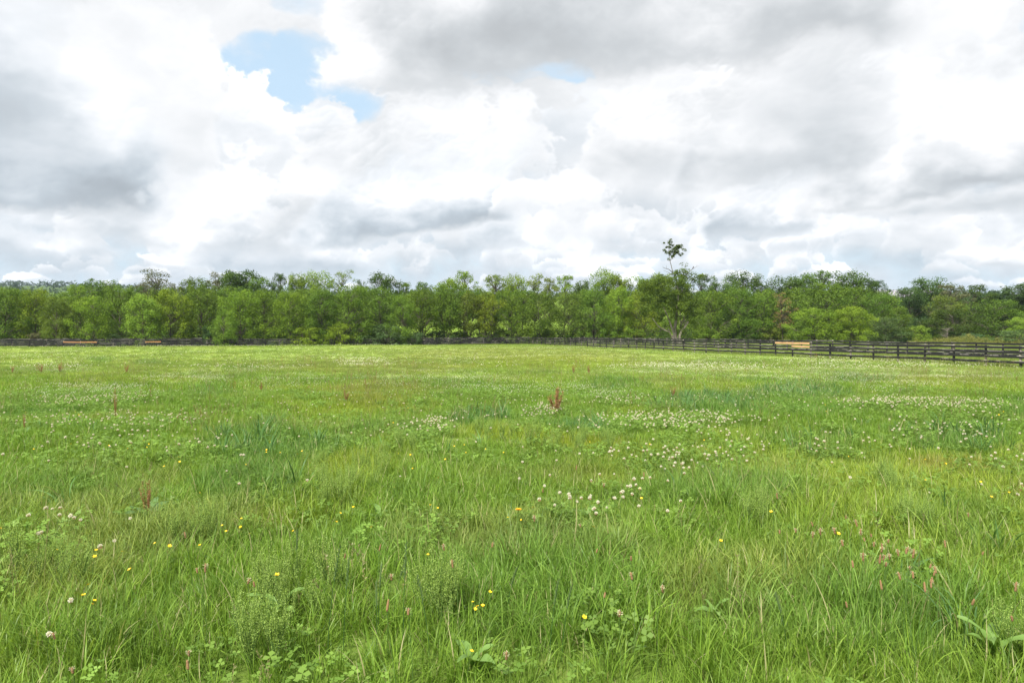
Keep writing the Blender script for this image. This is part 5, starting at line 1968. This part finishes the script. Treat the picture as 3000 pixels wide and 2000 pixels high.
# broad-leaved plants
for k, (px, py, nl, sc, lab) in enumerate((
        (2285, 1575, 5, .55, 'broad pale-leaved plant with arching leaves at the near right corner'),
        (1085, 1590, 4, .42, 'small broad-leaved plant at the very bottom, below the group of five buttercups'),
        (640, 1462, 5, .45, 'broad-leaved plant in the near grass behind the dark rye stems'),
        (1350, 1215, 5, .42, 'low round-leaved plant among the loose clover clump'),
        (870, 1210, 5, .45, 'low broad-leaved plant in the middle of the pale green weeds'),
        (1640, 1475, 4, .32, 'broad leaves low in the near grass right of centre'))):
    x, y = on_ground(px * F_, py * F_)
    t = thing('broad_leaved_plant', lab, 'plant', (x, y, gz(x, y)), rb.uniform(0, 6.28))
    for q in range(nl):
        o = link('leaf', BL[q % 3], t, (0, 0, .05))
        o.rotation_euler = (rb.uniform(-.2, .2), rb.uniform(-.35, .1), q * 2 * pi / nl + rb.uniform(-.4, .4))
        ls = sc * rb.uniform(.75, 1.15)
        o.scale = (ls, ls * rb.uniform(.7, 1), ls)

# ---- pepperweed: pale green bushy weeds with spikes of round pods
def pepper_meshes(seed, h=.36):
    rng = np.random.default_rng(seed)
    sb, V, Q, RV = MB(), [], [], []
    tips = []
    for k in range(5):
        a, sp = rng.uniform(0, 2 * pi), rng.uniform(.02, .10)
        P = [Vector((cos(a) * sp * u, sin(a) * sp * u, h * .55 * u)) for u in (0, .5, 1)]
        sb.tube(P, [.002, .0017, .0013], 4, False)
        for q in range(6):
            a2 = rng.uniform(0, 2 * pi)
            b0 = P[1].lerp(P[2], rng.uniform(-.4, 1))
            e = b0 + Vector((cos(a2) * rng.uniform(.02, .07), sin(a2) * rng.uniform(.02, .07), h * rng.uniform(.28, .5)))
            mid = b0.lerp(e, .5) + Vector((cos(a2), sin(a2), 0)) * .012
            sb.tube([b0, mid, e], [.0012, .001, .0006], 3, False)
            tips.append((b0, mid, e))
    for b0, mid, e in tips:
        for q in range(58):
            u = rng.uniform(.15, 1.0)
            c = np.array(b0.lerp(mid, u * 2) if u < .5 else mid.lerp(e, u * 2 - 1))
            a = rng.uniform(0, 2 * pi)
            rr = .010 * (1.08 - u * .75)
            c = c + np.array([cos(a) * rr, sin(a) * rr, rng.uniform(0, .004)])
            d = rng.normal(size=3); d /= np.linalg.norm(d)
            f = np.cross(d, rng.normal(size=3)); f /= np.linalg.norm(f)
            s = rng.uniform(.0018, .0032)
            j = len(V)
            V += [c - d * s, c + f * s, c + d * s, c - f * s]
            Q.append((j, j + 1, j + 2, j + 3)); RV.append(rng.uniform(0, 1))
    pods = new_mesh('seed_spikes', V, quads=Q, attrs={'rv': ('FACE', 'FLOAT', RV)}, mat=M_pod)
    return sb.mesh('stems', M_stem), pods


PEP = [pepper_meshes(1100 + k) for k in range(4)]
clumps = [  # box in the 2352 px photograph, plants, words
    ((600, 1345, 780, 1440), 13, 'in the clump at the near left of centre'), ((920, 1405, 1050, 1470), 8, 'in the clump left of the group of five buttercups'), ((1685, 1185, 1775, 1235), 7, 'in the clump on the right before the tall grass'),
    ((380, 1215, 500, 1260), 8, 'behind the near left buttercups'), ((2030, 1210, 2150, 1260), 9, 'above the brown plantain heads'), ((20, 1310, 190, 1370), 8, 'among the clover at the near left corner'),
    ((545, 1495, 650, 1568), 6, 'at the bottom edge left of centre'), ((700, 1060, 890, 1130), 22, 'in the wide yellow-green drift left of centre'), ((720, 1120, 860, 1185), 12, 'in front of the wide yellow-green drift'),
    ((1210, 1005, 1420, 1045), 20, 'in the yellow mound right behind the drift of clover'), ((1090, 990, 1220, 1022), 10, 'in the yellow band left of the dock mound'), ((1290, 1195, 1340, 1225), 0, ''), ((730, 1500, 760, 1540), 0, ''), ((860, 1030, 960, 1060), 7, 'beside the left clover clump'),
    ((2290, 1490, 2345, 1560), 3, 'by the broad pale-leaved plant'), ((1990, 1100, 2120, 1150), 8, 'in the light grass on the right')]
for (x0, y0, x1, y1), n, words_ in clumps:
    n = int(n * .75 + .5)
    cand = []
    for k in range(n):
        px, py = rb.uniform(x0, x1), rb.uniform(y0 + (y1 - y0) * .35, y1 + (y1 - y0) * .25)
        x, y = on_ground(px * F_, py * F_)
        cand.append((x / y, x, y))
    for k, (_, x, y) in enumerate(sorted(cand)):
        lab = 'pale green pepperweed, ' + ORD2(k + 1) + ' from left ' + words_
        t = thing('pepperweed', lab, 'plant', (x, y, gz(x, y)), rb.uniform(0, 6.28), 'pepperweed ' + words_)
        s = rb.uniform(.7, 1.0)
        for nm, me in zip(('stems', 'seed_spikes'), PEP[rb.randrange(4)]):
            o = link(nm, me, t)
            o.scale = (s, s, s)

# ---- dark rye stems at the bottom
rye = [(752, 1545, 270), (788, 1560, 260), (866, 1568, 210), (868, 1500, 180), (925, 1568, 300), (988, 1568, 220), (1012, 1450, 110), (1262, 1560, 200), (1290, 1555, 180), (1810, 1560, 160), (682, 1400, 170), (905, 1430, 120), (2062, 1330, 0), (1160, 1470, 140)]
rye = sorted(q for q in rye if q[2])
for k_, (px, py, hp) in enumerate(rye):
    x, y = on_ground(px * F_, py * F_)
    h = hp * F_ / FPX * y
    lab = 'thin dark rye stem in the nearest grass, ' + ORD2(k_ + 1) + ' of its kind from the left'
    t = thing('rye_stem', lab, 'plant', (x, y, gz(x, y)), rb.uniform(-.4, .4), 'dark rye stems in the nearest grass')
    b = MB()
    ln = rb.uniform(-.06, .06)
    P = [Vector((ln * u * u, 0, h * u - .02)) for u in (0, .3, .6, .85, 1)]
    b.tube(P, [.0016, .0015, .0013, .0011, .0006], 5, False)
    link('stem', b.mesh('stem', plain('dark_rye_green', (.035, .085, .022), .5, .3)), t)
    b = MB()
    for k in range(14):
        u = .72 + .28 * k / 14
        p = P[3].lerp(P[4], max(0, (u - .85) / .15)) if u > .85 else P[2].lerp(P[3], (u - .6) / .25)
        sx_ = .006 * (1 if k % 2 else -1)
        b.add([p, p + Vector((sx_, .001, .008)), p + Vector((sx_ * .4, 0, .02)), p + Vector((0, -.001, .010))], [(0, 1, 2, 3)])
    link('spikelets', b.mesh('spikelets', plain('rye_spikelet', (.10, .15, .05), .6, .2)), t)

# ---- thistle and dandelion
x, y = on_ground(1980 * F_, 950 * F_)
h = 13 * F_ / FPX * y
t = thing('thistle', 'single purple thistle flower standing left of the right-hand clover drift', 'flower', (x, y, gz(x, y)))
link('stem', stem_mesh(h, .004, .02, 31), t)
b = MB()
b.tube([(.02, 0, h - .01), (.02, 0, h + .01), (.02, 0, h + .03)], [.012, .026, .020], 9)
link('bud', b.mesh('bud', M_stem), t)
b = MB()
for k in range(60):
    a, r = k * 2.4, .032 * sqrt((k + .5) / 60)
    p = Vector((.02 + r * .5 * cos(a), r * .5 * sin(a), h + .028))
    q = Vector((.02 + r * 1.25 * cos(a), r * 1.25 * sin(a), h + .07 - r * .5))
    e = Vector((-sin(a), cos(a), 0)) * .003
    b.add([p - e, p + e, q + e * .5, q - e * .5], [(0, 1, 2, 3)])
link('florets', b.mesh('florets', plain('thistle_purple', (.28, .05, .20), .7, .2)), t)
x, y = on_ground(1187 * F_, 1250 * F_)
t = thing('dandelion', 'golden dandelion flower left of the loose clover clump', 'flower', (x, y, gz(x, y)))
link('stem', stem_mesh(.2, .002, .01, 33), t)
b = MB()
for k in range(70):
    a, r = k * 2.4, .018 * sqrt((k + .5) / 70)
    p = Vector((.01 + r * .3 * cos(a), r * .3 * sin(a), .2))
    q = Vector((.01 + (r + .005) * cos(a), (r + .005) * sin(a), .212 - r * .45))
    e = Vector((-sin(a), cos(a), 0)) * .0016
    b.add([p - e, p + e, q + e, q - e], [(0, 1, 2, 3)])
link('florets', b.mesh('florets', plain('dandelion_gold', (.85, .45, .01), .5, .3)), t)

# ------------------------------------------------------------------ air: a faint even haze that pales the far ridge
m_air = bpy.data.materials.new('summer_air')
m_air.use_nodes = True
nt = m_air.node_tree
for n in list(nt.nodes):
    nt.nodes.remove(n)
out = nt.nodes.new('ShaderNodeOutputMaterial')
pv = nt.nodes.new('ShaderNodeVolumePrincipled')
pv.inputs['Color'].default_value = (0.72, 0.85, 1.0, 1)
pv.inputs['Density'].default_value = 0.00010
pv.inputs['Anisotropy'].default_value = 0.2
nt.links.new(pv.outputs[0], out.inputs['Volume'])
b = MB()
zlo = float(ground(*np.meshgrid(np.linspace(-2600, 2600, 300), np.linspace(-2600, 2600, 300))).min()) - 3.0
b.box(-2640, 2640, -2640, 2640, zlo, 58.0)
tag(link('haze', b.mesh('haze', m_air)), 'thin summer haze over the whole landscape', 'haze', None, 'stuff')
